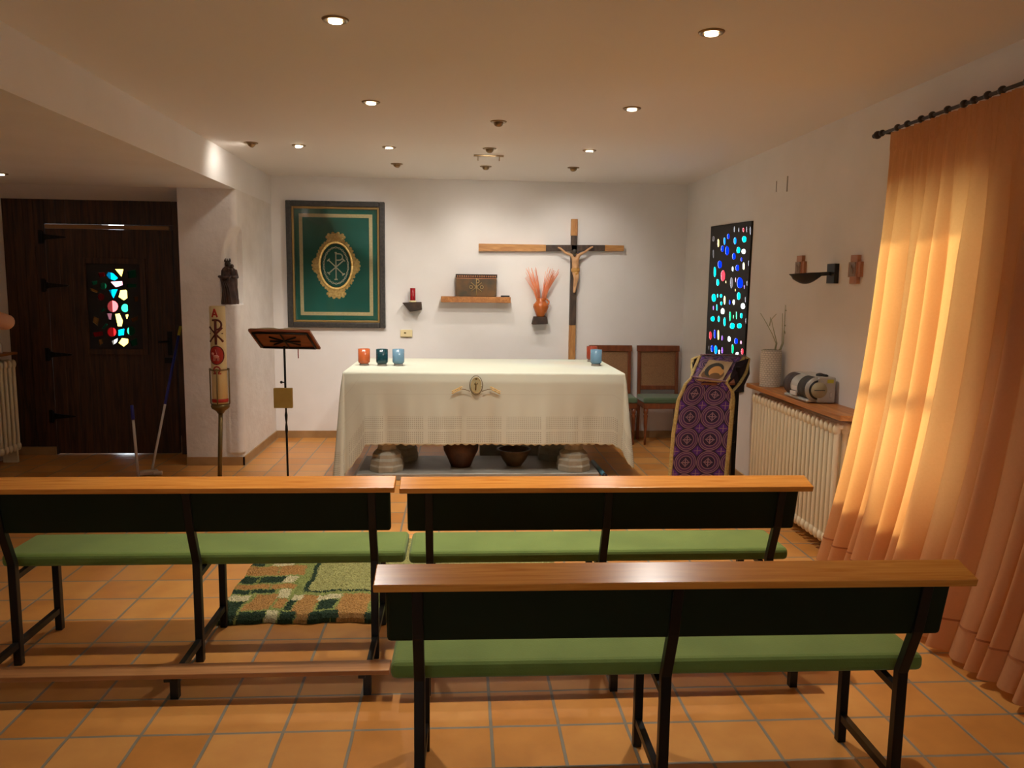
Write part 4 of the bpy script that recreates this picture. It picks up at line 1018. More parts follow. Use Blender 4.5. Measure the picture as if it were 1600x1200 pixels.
def bkpages(b):
    for s_ in (-1, 1):
        def f(u, v, s_=s_):
            p = deskpt(.5+s_*.485*u, .02+.94*v); return p + Vector((0, .62, .78))*(.026+.012*math.sin(PI*min(1, u*1.3))*(1-u*.5))
        grid(b, f, 12, 2)
        for vv in (0, 1):
            def g(u, v, s_=s_, vv=vv):
                p = deskpt(.5+s_*.485*u, .04+.94*vv); return p + Vector((0, .62, .78))*((.022+.012*math.sin(PI*min(1, u*1.3))*(1-u*.5))*v+.003)
            grid(b, g, 12, 1)
mk('pages', bkpages, 'paper', bk)
mk('cover', lambda b: [faces(b, [deskpt(a, .0)+Vector((0, .62, .78))*h_ for a, h_ in ((0, .004), (1, .004))]+[deskpt(a, 1)+Vector((0, .62, .78))*h_ for a, h_ in ((1, .004), (0, .004))], [(0, 1, 2, 3)])], mat('book_cover', (150, 70, 50), .5), bk, solid=.004)
rp = lp(449, 548, LY-.1)
mk('ribbon', lambda b: tube(b, [deskpt(.62, 1)+Vector((0, .02, .01)), deskpt(.62, 1)+Vector((0, .015, -.03)), deskpt(.63, 1)+Vector((0, .0, -.07))], .004, 5), 'redwax', bk)

# ------------------------------------------------------------------ statue in the niche
SY_ = YP+.035; sx_ = onY(358, 470, SY_).x; sz0 = NZ0; sh = onY(358, 404, SY_).z-sz0
sv = thing('statue', 'dark carved statue of a crowned mother holding a child in niche', 'statue', (sx_, SY_, sz0))
def robe(b):
    def f(u, v):
        a = u*2*PI; t_ = v
        prof = [(0, .073), (.08, .078), (.3, .068), (.5, .066), (.62, .070), (.74, .066), (.80, .045), (.83, .022)]
        for i in range(len(prof)-1):
            if prof[i][0] <= t_ <= prof[i+1][0]: k = (t_-prof[i][0])/(prof[i+1][0]-prof[i][0]); r = prof[i][1]*(1-k)+prof[i+1][1]*k; break
        else: r = .022
        fl_ = 1+(.09*math.sin(a*9+t_*9)+.05*math.sin(a*5-t_*14))*(1-t_*.9)
        return Vector((sx_+.006*math.sin(t_*4)+r*fl_*math.cos(a), SY_+r*.72*fl_*math.sin(a), sz0+t_*sh))
    V = grid(b, lambda u, v: f(u, v*.83), 72, 50)
    b.faces.new(list(reversed(V[0][:-1])))
mk('robe', robe, 'statue', sv)
def shead(b):
    hc = Vector((sx_-.004, SY_-.006, sz0+sh*.885)); ball(b, hc, (.021, .023, .028), 0, 14); ball(b, hc+Vector((0, -.023, -.004)), (.004, .006, .006), 0, 8)
    for s_ in (-1, 1): ball(b, hc+Vector((s_*.008, -.020, .004)), (.004, .004, .003), 1, 6)
    tube(b, [hc+Vector((-.006, -.021, -.014)), hc+Vector((.006, -.021, -.014))], .002, 5, 1)
    ball(b, hc+Vector((0, .008, -.004)), (.027, .023, .034), 0, 14)
mk('head', shead, ['statue', 'face_dark'], sv)
def crown(b):
    c = Vector((sx_-.004, SY_, sz0+sh*.935)); n = 10
    tube(b, [c+Vector((.023*math.cos(2*PI*k/24), .023*math.sin(2*PI*k/24), 0)) for k in range(25)], .004, 6)
    for k in range(n):
        a = 2*PI*k/n; p = c+Vector((.024*math.cos(a), .024*math.sin(a), 0)); tube(b, [p, p+Vector((.003*math.cos(a), .003*math.sin(a), .028 if k % 2 else .02))], [.006, .002], 6)
mk('crown', crown, 'statue', sv)
def child(b):
    c = Vector((sx_+.042, SY_-.035, sz0+sh*.70)); ball(b, c, (.022, .022, .040), 0, 12); ball(b, c+Vector((.002, -.002, .052)), (.016, .017, .019), 0, 12)
    tube(b, [c+Vector((0, -.01, -.03)), c+Vector((-.02, -.03, -.055)), c+Vector((-.02, -.03, -.085))], [.013, .011, .007], 8)
    tube(b, [c+Vector((-.012, -.01, .022)), c+Vector((-.03, -.026, .03))], [.008, .006], 8)
mk('child', child, 'statue', sv)
def arms(b):
    tube(b, [(sx_-.055, SY_, sz0+sh*.74), (sx_-.07, SY_-.02, sz0+sh*.60), (sx_-.02, SY_-.055, sz0+sh*.58), (sx_+.02, SY_-.06, sz0+sh*.60)], [.02, .019, .015, .010], 10)
    tube(b, [(sx_+.055, SY_, sz0+sh*.74), (sx_+.075, SY_-.02, sz0+sh*.60), (sx_+.045, SY_-.06, sz0+sh*.60)], [.02, .019, .013], 10)
    for k in range(4): tube(b, [(sx_-.05+.012*k, SY_-.05, sz0+sh*.55), (sx_-.035+.018*k, SY_-.056, sz0+sh*.34), (sx_-.03+.02*k, SY_-.052, sz0+.02)], .005, 6)
mk('arms_and_folds', arms, 'statue', sv)

# ------------------------------------------------------------------ purple covered stand with icon
UY = 5.85
sd = thing('icon_stand', 'slim black iron stand under the purple cloth beside the radiator', 'stand', (1.98, UY+.12, 0))
gl = [onY(x, y, UY+.06) for x, y in ((1160, 600), (1146, 745))]
mk('post', lambda b: (bar(b, (gl[0].x-.03, UY+.10, 1.0), (gl[1].x-.0, UY+.10, 0), .035, .03), bar(b, (1.80, UY+.10, .86), (1.76, UY+.10, 0), .035, .03), box2(b, (1.76, UY+.085, .3), (2.10, UY+.115, .33))), 'metal_blk', sd)
for y_ in (660, 690):
    p = onY(1146, y_, UY+.08); mk('bolt_knob', lambda b, p=p: ball(b, (p.x, UY+.08, p.z), .011, n=10), 'metal_blk', sd)
mk('desk_board', lambda b: faces(b, [Vector(v) for v in ((1.79, UY+.0, .885), (2.12, UY+.0, .885), (2.16, UY+.25, 1.04), (1.86, UY+.25, 1.04), (1.79, UY+.0, .870), (2.12, UY+.0, .870), (2.16, UY+.25, 1.02), (1.86, UY+.25, 1.02))], [(0, 1, 2, 3), (4, 5, 6, 7), (0, 1, 5, 4), (1, 2, 6, 5), (2, 3, 7, 6), (3, 0, 4, 7)]), 'walnut', sd)
pcv = thing('purple_cloth', 'purple brocade cloth with gold trim draped over the icon stand', 'cloth', (1.9, UY, .9))
# sheet profile: from the floor up the front, over the desk, down behind
prof_l = [onY(1047, 744, UY-.02), onY(1052, 680, UY-.01), onY(1060, 625, UY), onY(1071, 600, UY), onY(1080, 590, UY)]
prof_r = [onY(1133, 744, UY-.02), onY(1139, 680, UY-.01), onY(1144, 625, UY), onY(1143, 612, UY), onY(1134, 598, UY)]
fl0 = Vector((prof_l[0].x-.03, UY-.03, .04)); fr0 = Vector((prof_r[0].x-.02, UY-.03, .04))
rowsL = [fl0]+prof_l; rowsR = [fr0]+prof_r
topL = [onY(1082, 590, UY-.005), Vector(onY(1094, 556, UY+.26)), Vector(onY(1092, 560, UY+.30)), Vector(onY(1090, 620, UY+.31))]
topR = [onY(1134, 600, UY-.005), Vector(onY(1163, 557, UY+.26)), Vector(onY(1166, 562, UY+.30)), Vector(onY(1150, 620, UY+.31))]
AL = rowsL+topL[1:]; AR = rowsR+topR[1:]
def interp(A, t):
    s_ = t*(len(A)-1); i = min(int(s_), len(A)-2); k = s_-i; return A[i].lerp(A[i+1], k)
acc = [0]
for i in range(1, len(AL)): acc.append(acc[-1]+((AL[i]-AL[i-1]).length+(AR[i]-AR[i-1]).length)/2)
def atlen(A, s_):
    for i in range(1, len(acc)):
        if s_ <= acc[i] or i == len(acc)-1: k = (s_-acc[i-1])/(acc[i]-acc[i-1]); return A[i-1].lerp(A[i], min(1, k))
TOT = acc[-1]
def sheet(u, v, off=0):
    s_ = v*TOT; p = atlen(AL, s_).lerp(atlen(AR, s_), u); w_ = math.sin(u*PI)
    return p + Vector((0, -.012*math.sin(u*7+1)*(1 if s_ < acc[5] else .3)-off, .004*math.sin(u*31+s_*9)*(1 if s_ > acc[5] else 0)+off*(1 if s_ > acc[5] else 0)))
mk('brocade', lambda b: grid(b, sheet, 60, 120, uv=lambda u, v: (u*2.4+.9, v*TOT/.178+.2)), 'brocade', pcv, fix=False, solid=.004)
def trimf(u0, u1): return lambda b: grid(b, lambda u, v: sheet(u0+(u1-u0)*u, v, .005), 3, 120)
mk('gold_trim', trimf(-.045, .02), 'goldtrim', pcv, fix=False, solid=.004); mk('gold_trim', trimf(.965, 1.045), 'goldtrim', pcv, fix=False, solid=.004)
# hanging wings of the top layer at both sides and the gathered frill
def wing(b):
    a = [Vector(onY(*p_)) for p_ in ((1150, 566, UY+.14), (1170, 560, UY+.2), (1171, 584, UY+.2), (1158, 612, UY+.1), (1142, 612, UY+.0), (1136, 600, UY-.01))]
    c = [Vector(onY(*p_)) for p_ in ((1090, 560, UY+.26), (1082, 562, UY+.2), (1081, 585, UY+.18), (1084, 590, UY+.03))]
    return (a, c)
mk('side_drape', lambda b: faces(b, wing(b)[0], [(0, 1, 2, 3, 4, 5)]), 'black_cloth', pcv, solid=.006)
mk('side_drape', lambda b: faces(b, wing(b)[1], [(0, 1, 2, 3)]), 'black_cloth', pcv, solid=.006)
for P in (((1163, 557, UY+.25), (1170, 560, UY+.2), (1166, 582, UY+.14), (1155, 600, UY+.06), (1144, 612, UY-.012), (1141, 640, UY-.02)), ((1090, 557, UY+.25), (1082, 561, UY+.2), (1081, 572, UY+.16), (1083, 588, UY+.05))):
    pts = [Vector(onY(*q_)) for q_ in P]
    def wtrim(b, pts=pts):
        gx = Vector((.022, -.012, 0)); g_ = lambda v: pts[min(int(v*(len(pts)-1)), len(pts)-2)].lerp(pts[min(int(v*(len(pts)-1)), len(pts)-2)+1], v*(len(pts)-1)-min(int(v*(len(pts)-1)), len(pts)-2))
        grid(b, lambda u, v: g_(v)+gx*(u-.5), 2, 24)
    mk('gold_edge', wtrim, 'goldtrim', pcv, solid=.005, fix=False)
def frill(b):
    for (A_, B_, n) in ((atlen(AL, acc[5]), atlen(AR, acc[5]), 26), (AL[6], AR[6], 30)):
        pts = [A_.lerp(B_, k/(n*2))+Vector((0, -.008-.006*(k % 2), .006+.008*(k % 2))) for k in range(n*2+1)]
        tube(b, pts, .006, 6)
mk('gathered_frill', frill, 'brocade', pcv)
ic = thing('icon_picture', 'small tan painted icon panel leaning on the purple cloth', 'icon', (1.97, UY+.1, .97))
I = [Vector(onY(*a)) for a in ((1087, 595, UY-.004), (1127, 598, UY-.004), (1144, 568, UY+.185), (1107, 564, UY+.185))]
I = [v+Vector((0, -.012, .012)) for v in I]
def icf(b):
    n_ = (I[1]-I[0]).cross(I[3]-I[0]).normalized(); n_ = n_ if n_.y < 0 else -n_
    faces(b, I+[v-n_*.014 for v in I], [(0, 1, 2, 3), (4, 5, 6, 7), (0, 1, 5, 4), (1, 2, 6, 5), (2, 3, 7, 6), (3, 0, 4, 7)])
M['icon_bg'] = mat('icon_ground', (178, 150, 110), .5, col2=(196, 168, 126), scale=14); M['icon_veil'] = mat('icon_veil', (62, 62, 54), .5); M['icon_face'] = mat('icon_flesh', (206, 150, 84), .5); M['icon_robe'] = mat('icon_robe', (116, 84, 52), .5)
mk('panel', icf, 'icon_bg', ic)
def icp(u, v, h=0): n_ = (I[1]-I[0]).cross(I[3]-I[0]).normalized(); n_ = n_ if n_.y < 0 else -n_; return I[0].lerp(I[1], u).lerp(I[3].lerp(I[2], u), v)+n_*h
def disc(b, cu_, cv, ru, rv, h, mi, n=20, a0=0, a1=2*PI): faces(b, [icp(cu_+ru*math.cos(a0+(a1-a0)*k/n), cv+rv*math.sin(a0+(a1-a0)*k/n), h) for k in range(n)], [tuple(range(n))], mi)
mk('painting', lambda b: (disc(b, .5, .30, .44, .30, .0005, 2), disc(b, .46, .52, .36, .36, .001, 0), disc(b, .52, .46, .24, .26, .0015, 1), disc(b, .72, .42, .15, .17, .002, 1), disc(b, .60, .24, .2, .14, .0025, 2)), ['icon_veil', 'icon_face', 'icon_robe'], ic, fix=False)

# ------------------------------------------------------------------ radiators
def radiator(label, x0, x1, ya, yb, z0, z1, n, name='radiator', depthcols=3):
    t = thing(name, label, 'radiator', ((x0+x1)/2, (ya+yb)/2, 0))
    stp = (yb-ya)/n
    def one(b, y):
        xs = [x0+(x1-x0)*(k+.5)/depthcols for k in range(depthcols)]
        for x in xs: tube(b, [(x, y, z0+.06), (x, y, z1-.06)], [.0155, .0155], 10)
        for (za, zb) in ((z0, z0+.07), (z1-.07, z1)):
            [ball(b, (x, y, (z0+.05 if zb < z1 else z1-.05)), (.025, .019, .04), n=12) for x in xs]
            box2(b, (x0+.02, y-.017, za+.02), (x1-.02, y+.017, zb-.02))
    for k in range(n):
        y = ya+stp*(k+.5); bm = B(); one(bm, y)
        bmf = obj('radiator_section', bm, 'radiator', t, bevel=.010)
    mk('connector', lambda b: tube(b, [((x0+x1)/2, ya+.01, z0+.035), ((x0+x1)/2, yb-.01, z0+.035)], .025, 12), 'radiator', t); mk('connector', lambda b: (tube(b, [((x0+x1)/2, ya+.01, z1-.035), ((x0+x1)/2, yb-.01, z1-.035)], .025, 12)), 'radiator', t)
    for yf in (ya+.05, yb-.08): mk('support_foot', lambda b: box2(b, (x0+.02, yf, 0), (x1-.02, yf+.03, z0+.03)), 'radiator', t)
    return t
RYa, RYb = 4.36, 5.70
radiator('long cream cast iron column radiator under the right wall shelf', 2.19, 2.345, RYa, RYb, .07, .845, 23)
radiator('cream column radiator on the left wall beside the dark door', -4.03, -3.87, 6.1, 7.14, .09, .92, 16)
sh_ = mk('radiator_shelf', lambda b: prism(b, [(2.175, 5.76), (XR, 5.76), (XR, 4.30), (2.235, 4.24), (2.165, 4.26)], lambda x, y, z: Vector((x, y, z)), .868, .90), 'shelfwood', bevel=.003)
tag(recenter(sh_, (2.27, 5.0, .868)), 'wooden shelf board along the right wall over the radiator', 'shelf')
mk('wall_cleat', lambda b: (box2(b, (XR-.02, 4.4, .80), (XR, 5.7, .868)),), 'shelfwood', sh_)
o = mk('side_shelf', lambda b: box2(b, (XA, 5.9, .955), (-3.86, 7.12, .975)), 'shelfwood', bevel=.002); tag(recenter(o, (-3.95, 6.5, .955)), 'thin wooden shelf over the left radiator beside the dark door', 'shelf')
mk('shelf_cleat', lambda b: box2(b, (XA, 5.95, .925), (XA+.03, 7.1, .955)), 'shelfwood', o)

# vase + twigs
vc = Vector((2.275, 5.56, .9005))
t = thing('vase', 'white basket-textured cylindrical vase at the far end of the radiator shelf', 'vase', vc)
def vasef(b):
    h_ = .262; R_ = .074
    grid(b, lambda u, v: vc+Vector(((R_*.97+.004*math.sin(PI*v))*math.cos(2*PI*u), (R_*.97+.004*math.sin(PI*v))*math.sin(2*PI*u), h_*v)), 48, 12, uv=lambda u, v: (u, v*.55))
    grid(b, lambda u, v: vc+Vector((R_*.88*math.cos(2*PI*u), R_*.88*math.sin(2*PI*u), h_*v+.006)), 48, 2, uv=lambda u, v: (u, v*.5))
    grid(b, lambda u, v: vc+Vector((R_*(.88+.09*v)*math.cos(2*PI*u), R_*(.88+.09*v)*math.sin(2*PI*u), h_)), 48, 1, uv=lambda u, v: (0, 0))
    faces(b, [vc+Vector((R_*.96*math.cos(2*PI*k/32), R_*.96*math.sin(2*PI*k/32), .001)) for k in range(32)], [tuple(range(32))])
mk('body', vasef, 'vase', t, fix=False)
def vt_(x, y): return Vector(onY(1160+x*.2917, 350+y*.2917, 5.56))
def tw(b):
    base = vc+Vector((0, 0, .1))
    for P in ([(180, 640), (160, 590), (128, 530), (97, 478)], [(185, 640), (165, 560), (155, 510), (182, 482)], [(212, 640), (214, 560), (215, 478)], [(230, 640), (262, 560), (300, 490), (320, 448)], [(240, 640), (265, 580), (305, 520), (325, 485)], [(235, 600), (232, 570), (250, 545)], [(300, 490), (318, 462), (345, 435)], [(145, 545), (150, 520), (150, 500)], [(262, 580), (275, 540), (282, 520)]):
        pts = [vt_(*p) for p in P]
        if P[0][1] >= 640: pts = [base+(pts[0]-base)*.3]+pts
        for p in pts[1:]: p.x = min(p.x, XR-.01)
        tube(b, pts, [.0038-.0022*i/(len(pts)-1) for i in range(len(pts))], 6)
o = mk('branches', tw, 'twig'); tag(recenter(o, vc+Vector((0, 0, .1))), 'bare pale green branches standing in the white vase', 'branches')

# boombox: long body parallel to the wall, round speakers at the ends
bx = thing('radio_cassette_player', 'silver portable radio with dark round speakers on the radiator shelf', 'radio', (2.26, 4.92, .9))
RA, RB = 4.70, 5.08; rcx, rz_ = 2.245, .985; RR = .078
def yb_(ya, yb, r, mi, b, n=32): lathe(b, [(r, 0), (r, yb-ya)], (rcx, ya, rz_), n, mi, axis=Matrix(((1, 0, 0), (0, 0, 1), (0, 1, 0))))
mk('body', lambda b: (box2(b, (rcx-.01, RA+.004, .903), (2.352, RB-.02, 1.066)), box2(b, (rcx-.07, RA+.02, .903), (rcx+.02, RB-.01, .925)), yb_(4.84, 4.97, RR*.96, 0, b)), 'silver', bx, bevel=.012)
mk('near_speaker', lambda b: yb_(RA+.03, 4.85, RR, 0, b), 'grill', bx); mk('far_speaker', lambda b: yb_(4.965, 5.07, RR*.98, 0, b), 'grill2', bx)
def face_(b):
    ax = Matrix(((1, 0, 0), (0, 0, 1), (0, 1, 0)))
    lathe(b, [(RR*1.04, 0), (RR*1.04, .02), (RR*.8, .02)], (rcx, RA+.015, rz_), 36, 0, axis=ax)
    lathe(b, [(RR*.80, -.003), (RR*.80, .01)], (rcx, RA+.013, rz_), 36, 1, axis=ax); lathe(b, [(RR*.64, -.010), (RR*.66, .01)], (rcx, RA+.013, rz_), 36, 2, axis=ax)
    box2(b, (rcx-.034, RA-.002, rz_-.003), (rcx+.034, RA+.002+.003, rz_+.001), 1)
mk('bass_port', face_, ['silver', 'blackpl', mat('beige_port', (172, 160, 126), .6)], bx)
mk('yellow_sticker', lambda b: box2(b, (rcx+.048, RA+.002, 1.03), (rcx+.088, RA+.005, 1.052)), 'yellow', bx)
mk('control_button', lambda b: box2(b, (rcx-.082, 4.86, .93), (rcx-.070, 4.95, .955)), 'whitepl', bx, bevel=.002)
mk('control_button', lambda b: (box2(b, (rcx-.076, 4.865, .96), (rcx-.06, 4.945, .99)), box2(b, (rcx+.07, RA, .94), (rcx+.08, RA+.006, .97))), 'whitepl', bx, bevel=.002)
mk('handle_hinge', lambda b: (ball(b, (rcx+.045, 4.80, 1.072), (.022, .03, .012)), ball(b, (rcx+.06, 4.76, 1.07), (.018, .02, .01)), tube(b, [(rcx+.02, 4.80, 1.07), (rcx+.055, 4.76, 1.074)], .008)), 'blackpl', bx)

# sconce and two small wall plaques
sw = [onX(*p, XR) for p in ((1285, 415), (1298, 443))]
lmp = thing('wall_lamp', 'black boat-shaped wall lamp on the right wall over the radio', 'wall lamp', (XR, 4.85, 1.70))
zc_ = (onX(1290, 428, XR).z)
mk('wall_plate', lambda b: box2(b, (XR-.03, 4.80, zc_-.062), (XR, 4.905, zc_+.062)), 'lamp_blk', lmp, bevel=.003)
def arm(b):
    # plate protrudes from the wall; bowl reaches out into the room and forward
    A = Vector((XR-.03, 4.86, zc_)); T = Vector(onY(1233, 428.5, 4.95)); d = T-A
    def P(t_, s_, k):
        w_ = .012+ (.055*math.sin(PI*min(1, max(0, (t_-.25)/.75)))**.8 if t_ > .25 else 0)
        h_ = .022+(.045*math.sin(PI*min(1, max(0, (t_-.2)/.75))) if t_ > .2 else 0); h_ *= (1 if t_ < .9 else max(.05, (1-t_)/.1))
        perp = Vector((-d.y, d.x, 0)).normalized(); a = PI*s_
        return A+d*t_+perp*math.cos(a)*w_+Vector((0, 0, .012*(1-t_)-h_*math.sin(a)*k))
    grid(b, lambda u, v: P(u, v, 1), 40, 14); grid(b, lambda u, v: P(u, v, .15), 40, 14)
mk('lamp_bowl', arm, 'lamp_blk', lmp, solid=.003)
def plaque(px_p, py_p, label, zc2=None):
    p = onX(px_p, py_p, XR-.01); t = thing('wall_cross_plaque', label, 'wall plaque', (XR, p.y, p.z), 0, 'stations of the cross on the right wall')
    def pb_(b):
        box2(b, (XR-.02, p.y-.072, p.z-.045), (XR, p.y+.072, p.z+.045)); box2(b, (XR-.024, p.y-.042, p.z-.085), (XR, p.y+.042, p.z+.085))
    wc_ = mk('wooden_cross', pb_, 'copper', t, bevel=.002)
    mk('relief', lambda b: (box2(b, (XR-.032, p.y-.03, p.z-.042), (XR-.02, p.y+.042, p.z+.042)), ball(b, (XR-.034, p.y+.012, p.z), (.005, .014, .026), n=10), ball(b, (XR-.034, p.y-.008, p.z-.008), (.005, .010, .02), n=10)), 'copper_d', wc_, bevel=.002)
plaque(1337, 421, 'small copper-brown cross plaque on right wall next to the curtain')
plaque(1251, 419, 'small copper-brown cross plaque on right wall behind the black lamp bowl')
o = mk('cable_cover', lambda b: (box2(b, (XR-.004, 5.66, 2.31), (XR, 5.672, 2.42)), box2(b, (XR-.003, 5.86, 2.33), (XR, 5.868, 2.41))), 'crackm'); tag(recenter(o, (XR, 5.7, 2.36)), 'short thin vertical strip high on the right wall', 'cable cover')

# ------------------------------------------------------------------ brooms
bp0, bp1 = Vector((-2.60, 6.42, .02)), Vector((onY(206, 633, 6.47)))
t = thing('broom', 'short white pole with blue grip standing near the dark door', 'broom', bp0)
kk = bp0.lerp(bp1, .72) if False else bp0.lerp(bp1, .80)
mk('pole', lambda b: tube(b, [bp0, kk], .011, 10), 'whitepl', t); mk('grip', lambda b: tube(b, [kk, bp1], [.015, .013], 10), 'blue', t)
m0, m1 = Vector((-2.56, 6.60, .03)), Vector(onY(282, 510, 7.3))
t = thing('mop', 'long mop with blue upper pole leaning against the dark door', 'mop', m0)
mm = m0.lerp(m1, .44); mh = m0.lerp(m1, .93)
mk('lower_pole', lambda b: tube(b, [m0, mm], .010, 10), 'whitepl', t); mk('upper_pole', lambda b: tube(b, [mm, mh], .012, 10), 'blue', t); mk('end_grip', lambda b: tube(b, [mh, m1], .012, 10), 'yellow', t)
mk('head', lambda b: (box(b, m0+Vector((-.02, -.02, -.008)), (.15, .08, .035), Matrix.Rotation(.5, 3, 'Z')), box(b, m0+Vector((.06, -.03, -.012)), (.07, .06, .03), Matrix.Rotation(.3, 3, 'Z'))), 'mophead', t, bevel=.01)

# ------------------------------------------------------------------ ceiling lights
def aim(d): return Vector(d).to_track_quat('-Z', 'Y')
def downlight(x, y, z, label, on=True, target=None, power=1.0, flush=False, wide=None):
    t = thing('ceiling_light', label, 'ceiling light', (x, y, z), 0, 'recessed ceiling spotlights')
    d = Vector((0, 0, -1)) if target is None else (Vector(target)-Vector((x, y, z))).normalized()
    mk('trim_ring', lambda b: lathe(b, [(.034, -.001), (.034, -.007), (.05, -.006), (.055, 0)], (x, y, z), 28), 'ring', t)
    q_ = aim(d).to_matrix()
    c = Vector((x, y, z-.004))
    if target is not None and not flush: 
        c = Vector((x, y, z-.006)); mk('gimbal', lambda b: lathe(b, [(.030, .02), (.032, .0), (.030, -.012), (.027, -.016), (.026, -.008)], c, 24, 0, axis=q_), 'ring', t)
    mk('bulb', lambda b: lathe(b, [(.001, -.004), (.028, -.003), (.028, .0)], c+d*(.004 if target is None or flush else .010), 20, 0, axis=q_), 'bulb' if on else 'bulb_off', t)
    if on:
        L_ = bpy.data.lights.new('spot', 'SPOT'); L_.energy = SPOT_W*power; L_.color = SPOT_COL; L_.spot_size = math.radians(wide or (98 if target is None else 92)); L_.spot_blend = 1.0; L_.shadow_soft_size = .03
        lo = bpy.data.objects.new('lamp_source', L_); C.objects.link(lo); lo.parent = t; lo.location = (c+d*.03)-Vector((x, y, z)); lo.rotation_euler = aim(d).to_euler()
TB = YB
downlight(-.505, 3.37, ZC, 'lit downlight nearest the camera on the left side')
downlight(1.045, 3.36, ZC, 'lit downlight nearest the camera on the right side')
downlight(-.522, 4.82, ZC, 'lit downlight of the middle row on the left side')
downlight(1.025, 4.79, ZC, 'lit downlight of the middle row on the right side')
downlight(.251, 5.276, ZC, 'swivelled dark-bodied spotlight alone in the centre of the ceiling', target=(.25, 7.0, .8), power=.7)
downlight(-1.597, 6.306, ZC, 'leftmost swivelled spotlight aimed at the side of the beam', target=(-1.95, 6.5, 2.3), power=.045, wide=140)
downlight(-1.248, 6.368, ZC, 'lit downlight second from the left near the framed embroidery', flush=True, wide=74, target=(-1.15, 7.7, 0.4))
downlight(-.551, 6.354, ZC, 'lit downlight over the left end of the altar', flush=True, wide=80, target=(-.46, 6.9, .2))
downlight(.232, 6.30, ZC, 'small spotlight just in front of the little ceiling bracket', target=(.28, 8.1, 1.2), power=.5)
downlight(1.015, 6.274, ZC, 'lit downlight over the right end of the altar', flush=True, target=(1.0, 6.6, .2))
downlight(-.558, 7.208, ZC, 'swivelled spotlight nearest the framed embroidery', target=(-1.25, 8.19, 1.5), power=.2) 
downlight(.234, 7.237, ZC, 'swivelled spotlight behind the little ceiling bracket', target=(.2, 8.19, 1.4), power=.2) 
downlight(1.022, 7.191, ZC, 'swivelled spotlight nearest the crucifix', target=(1.25, 8.19, 1.6), power=.2) 
downlight(-3.427, 6.247, ZB, 'single downlight in the low ceiling over the dark door', power=.03)
t = thing('ceiling_bracket', 'small brass bar with two hooks on the ceiling between two spotlights', 'ceiling bracket', (.237, 6.62, ZC))
mk('bar', lambda b: box2(b, (.115, 6.605, ZC-.012), (.36, 6.635, ZC)), 'ring', t, bevel=.002)
for xh in (.15, .325): mk('hook', lambda b: tube(b, [(xh, 6.62, ZC-.01), (xh, 6.62, ZC-.045)], .004, 6), 'ring', t)

# ------------------------------------------------------------------ person at the left edge, mostly beyond the frame
ps = thing('person', 'person in a white shirt at the left edge, only a bent elbow visible', 'person', (-2.95, 4.4, 0))
X0, Y0 = -2.83, 4.40
PJ = [((X0, Y0, .95), (.115, .08)), ((X0, Y0, 1.12), (.10, .075)), ((X0, Y0, 1.32), (.12, .08)), ((X0, Y0, 1.46), (.06, .06)), ((X0, Y0, 1.54), (.052, .055)),
      ((X0+.17, Y0-.01, 1.41), .052), ((X0+.30, Y0-.03, 1.385), .046), ((X0+.455, Y0-.05, 1.375), .042), ((X0+.34, Y0-.16, 1.44), .034), ((X0+.20, Y0-.24, 1.50), .024), 
      ((X0-.18, Y0, 1.40), .05), ((X0-.25, Y0, 1.12), .04), ((X0-.24, Y0-.08, .88), .028),
      ((X0+.09, Y0, .86), .085), ((X0+.10, Y0, .48), .058), ((X0+.10, Y0+.02, .09), .038), ((X0+.11, Y0-.12, .04), .035),
      ((X0-.09, Y0, .86), .085), ((X0-.10, Y0, .48), .058), ((X0-.10, Y0+.02, .09), .038), ((X0-.11, Y0-.12, .04), .035)]
PE = [(0, 1), (1, 2), (2, 3), (3, 4), (2, 5), (5, 6), (6, 7), (7, 8), (8, 9), (2, 10), (10, 11), (11, 12), (0, 13), (13, 14), (14, 15), (15, 16), (0, 17), (17, 18), (18, 19), (19, 20)]
skin_body('body', PJ, PE, 'skin', ps)
def phead(b):
    c = Vector((X0, Y0-.01, 1.64)); ball(b, c, (.078, .095, .115), 0, 20); ball(b, c+Vector((0, -.10, -.01)), (.014, .02, .024), 0, 10)
    for s_ in (-1, 1):
        ball(b, c+Vector((s_*.032, -.082, .012)), (.014, .010, .009), 1, 10); ball(b, c+Vector((s_*.078, 0, 0)), (.010, .02, .03), 0, 10)
    ball(b, c+Vector((0, -.083, -.055)), (.026, .010, .007), 2, 10)
mk('head', phead, ['skin', 'face_dark', 'redwax'], ps)
mk('hair', lambda b: ball(b, (X0, Y0+.015, 1.675), (.088, .098, .10), 0, 20), 'hair', ps)
def hand(b, w0, d, up, s_=1):
    w0, d, up = Vector(w0), Vector(d).normalized(), Vector(up).normalized(); sd_ = d.cross(up).normalized()
    ball(b, w0+d*.045, (.036, .05, .016), 0, 12, Matrix((sd_, d, sd_.cross(d))).transposed())
    for k, L_ in enumerate((.065, .074, .07, .055)):
        p = w0+d*.085+sd_*(-.027+.018*k); tube(b, [p-d*.02, p+d*L_*.5-up*.004, p+d*L_*.85-up*.018, p+d*L_-up*.03], [.009, .0085, .008, .006], 8)
    p = w0+d*.03+sd_*(-.03*s_); tube(b, [p, p+d*.03-sd_*.02*s_, p+d*.055-sd_*.028*s_], [.011, .010, .007], 8)
mk('hand', lambda b: hand(b, (X0+.20, Y0-.24, 1.50), (-.8, -.3, .25), (0, .6, .8)), 'skin', ps)
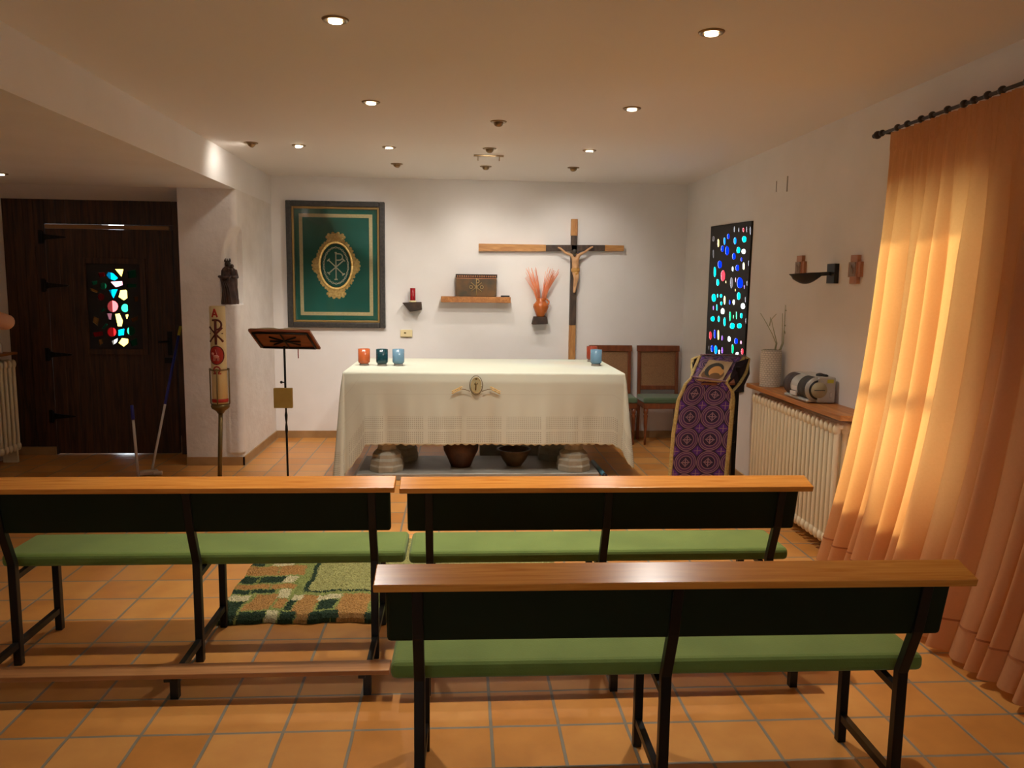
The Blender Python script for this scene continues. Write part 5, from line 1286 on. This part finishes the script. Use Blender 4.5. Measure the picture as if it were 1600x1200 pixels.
mk('hand', lambda b: hand(b, (X0-.24, Y0-.08, .88), (0, -.25, -1), (0, -1, .2), -1), 'skin', ps)
SJ = [((X0, Y0, .86), (.17, .13)), ((X0, Y0, 1.10), (.16, .125)), ((X0, Y0, 1.30), (.18, .13)), ((X0, Y0, 1.43), (.075, .08)), ((X0+.17, Y0-.01, 1.41), .066), ((X0+.27, Y0-.022, 1.39), .062), ((X0-.18, Y0, 1.40), .066), ((X0-.235, Y0, 1.22), .058)]
skin_body('shirt', SJ, [(0, 1), (1, 2), (2, 3), (2, 4), (4, 5), (2, 6), (6, 7)], 'shirt', ps)
TJ = [((X0, Y0, .90), (.13, .105)), ((X0+.09, Y0, .80), .10), ((X0+.10, Y0, .48), .078), ((X0+.10, Y0+.02, .10), .06), ((X0-.09, Y0, .80), .10), ((X0-.10, Y0, .48), .078), ((X0-.10, Y0+.02, .10), .06)]
skin_body('trousers', TJ, [(0, 1), (1, 2), (2, 3), (0, 4), (4, 5), (5, 6)], 'trousers', ps)
# notice and bottle over the left radiator
t = thing('framed_notice', 'pale notice with a dark picture standing over the left radiator', 'notice', (-4.0, 6.85, .976))
mk('board', lambda b: box2(b, (-4.02, 6.55, .976), (-4.005, 7.02, 1.20)), 'poster', t); mk('picture', lambda b: box2(b, (-4.006, 6.72, 1.03), (-4.001, 6.95, 1.17)), 'poster_pic', t)
bc = Vector((-3.93, 6.97, .9755)); t = thing('bottle', 'small white bottle on the shelf above the left radiator', 'bottle', bc)
mk('body', lambda b: lathe(b, [(.024, 0), (.026, .01), (.026, .08), (.012, .10), (.012, .112)], bc, 20), 'whitepl', t); mk('cap', lambda b: lathe(b, [(.014, .108), (.014, .13), (.004, .134)], bc, 16), 'whitepl', t)
for s_ in (-1, 1): mk('shoe', lambda b: (ball(b, (X0+s_*.105, Y0-.08, .045), (.052, .13, .05), 0, 16), box2(b, (X0+s_*.105-.045, Y0-.19, 0), (X0+s_*.105+.045, Y0+.04, .025))), 'blackpl', ps)
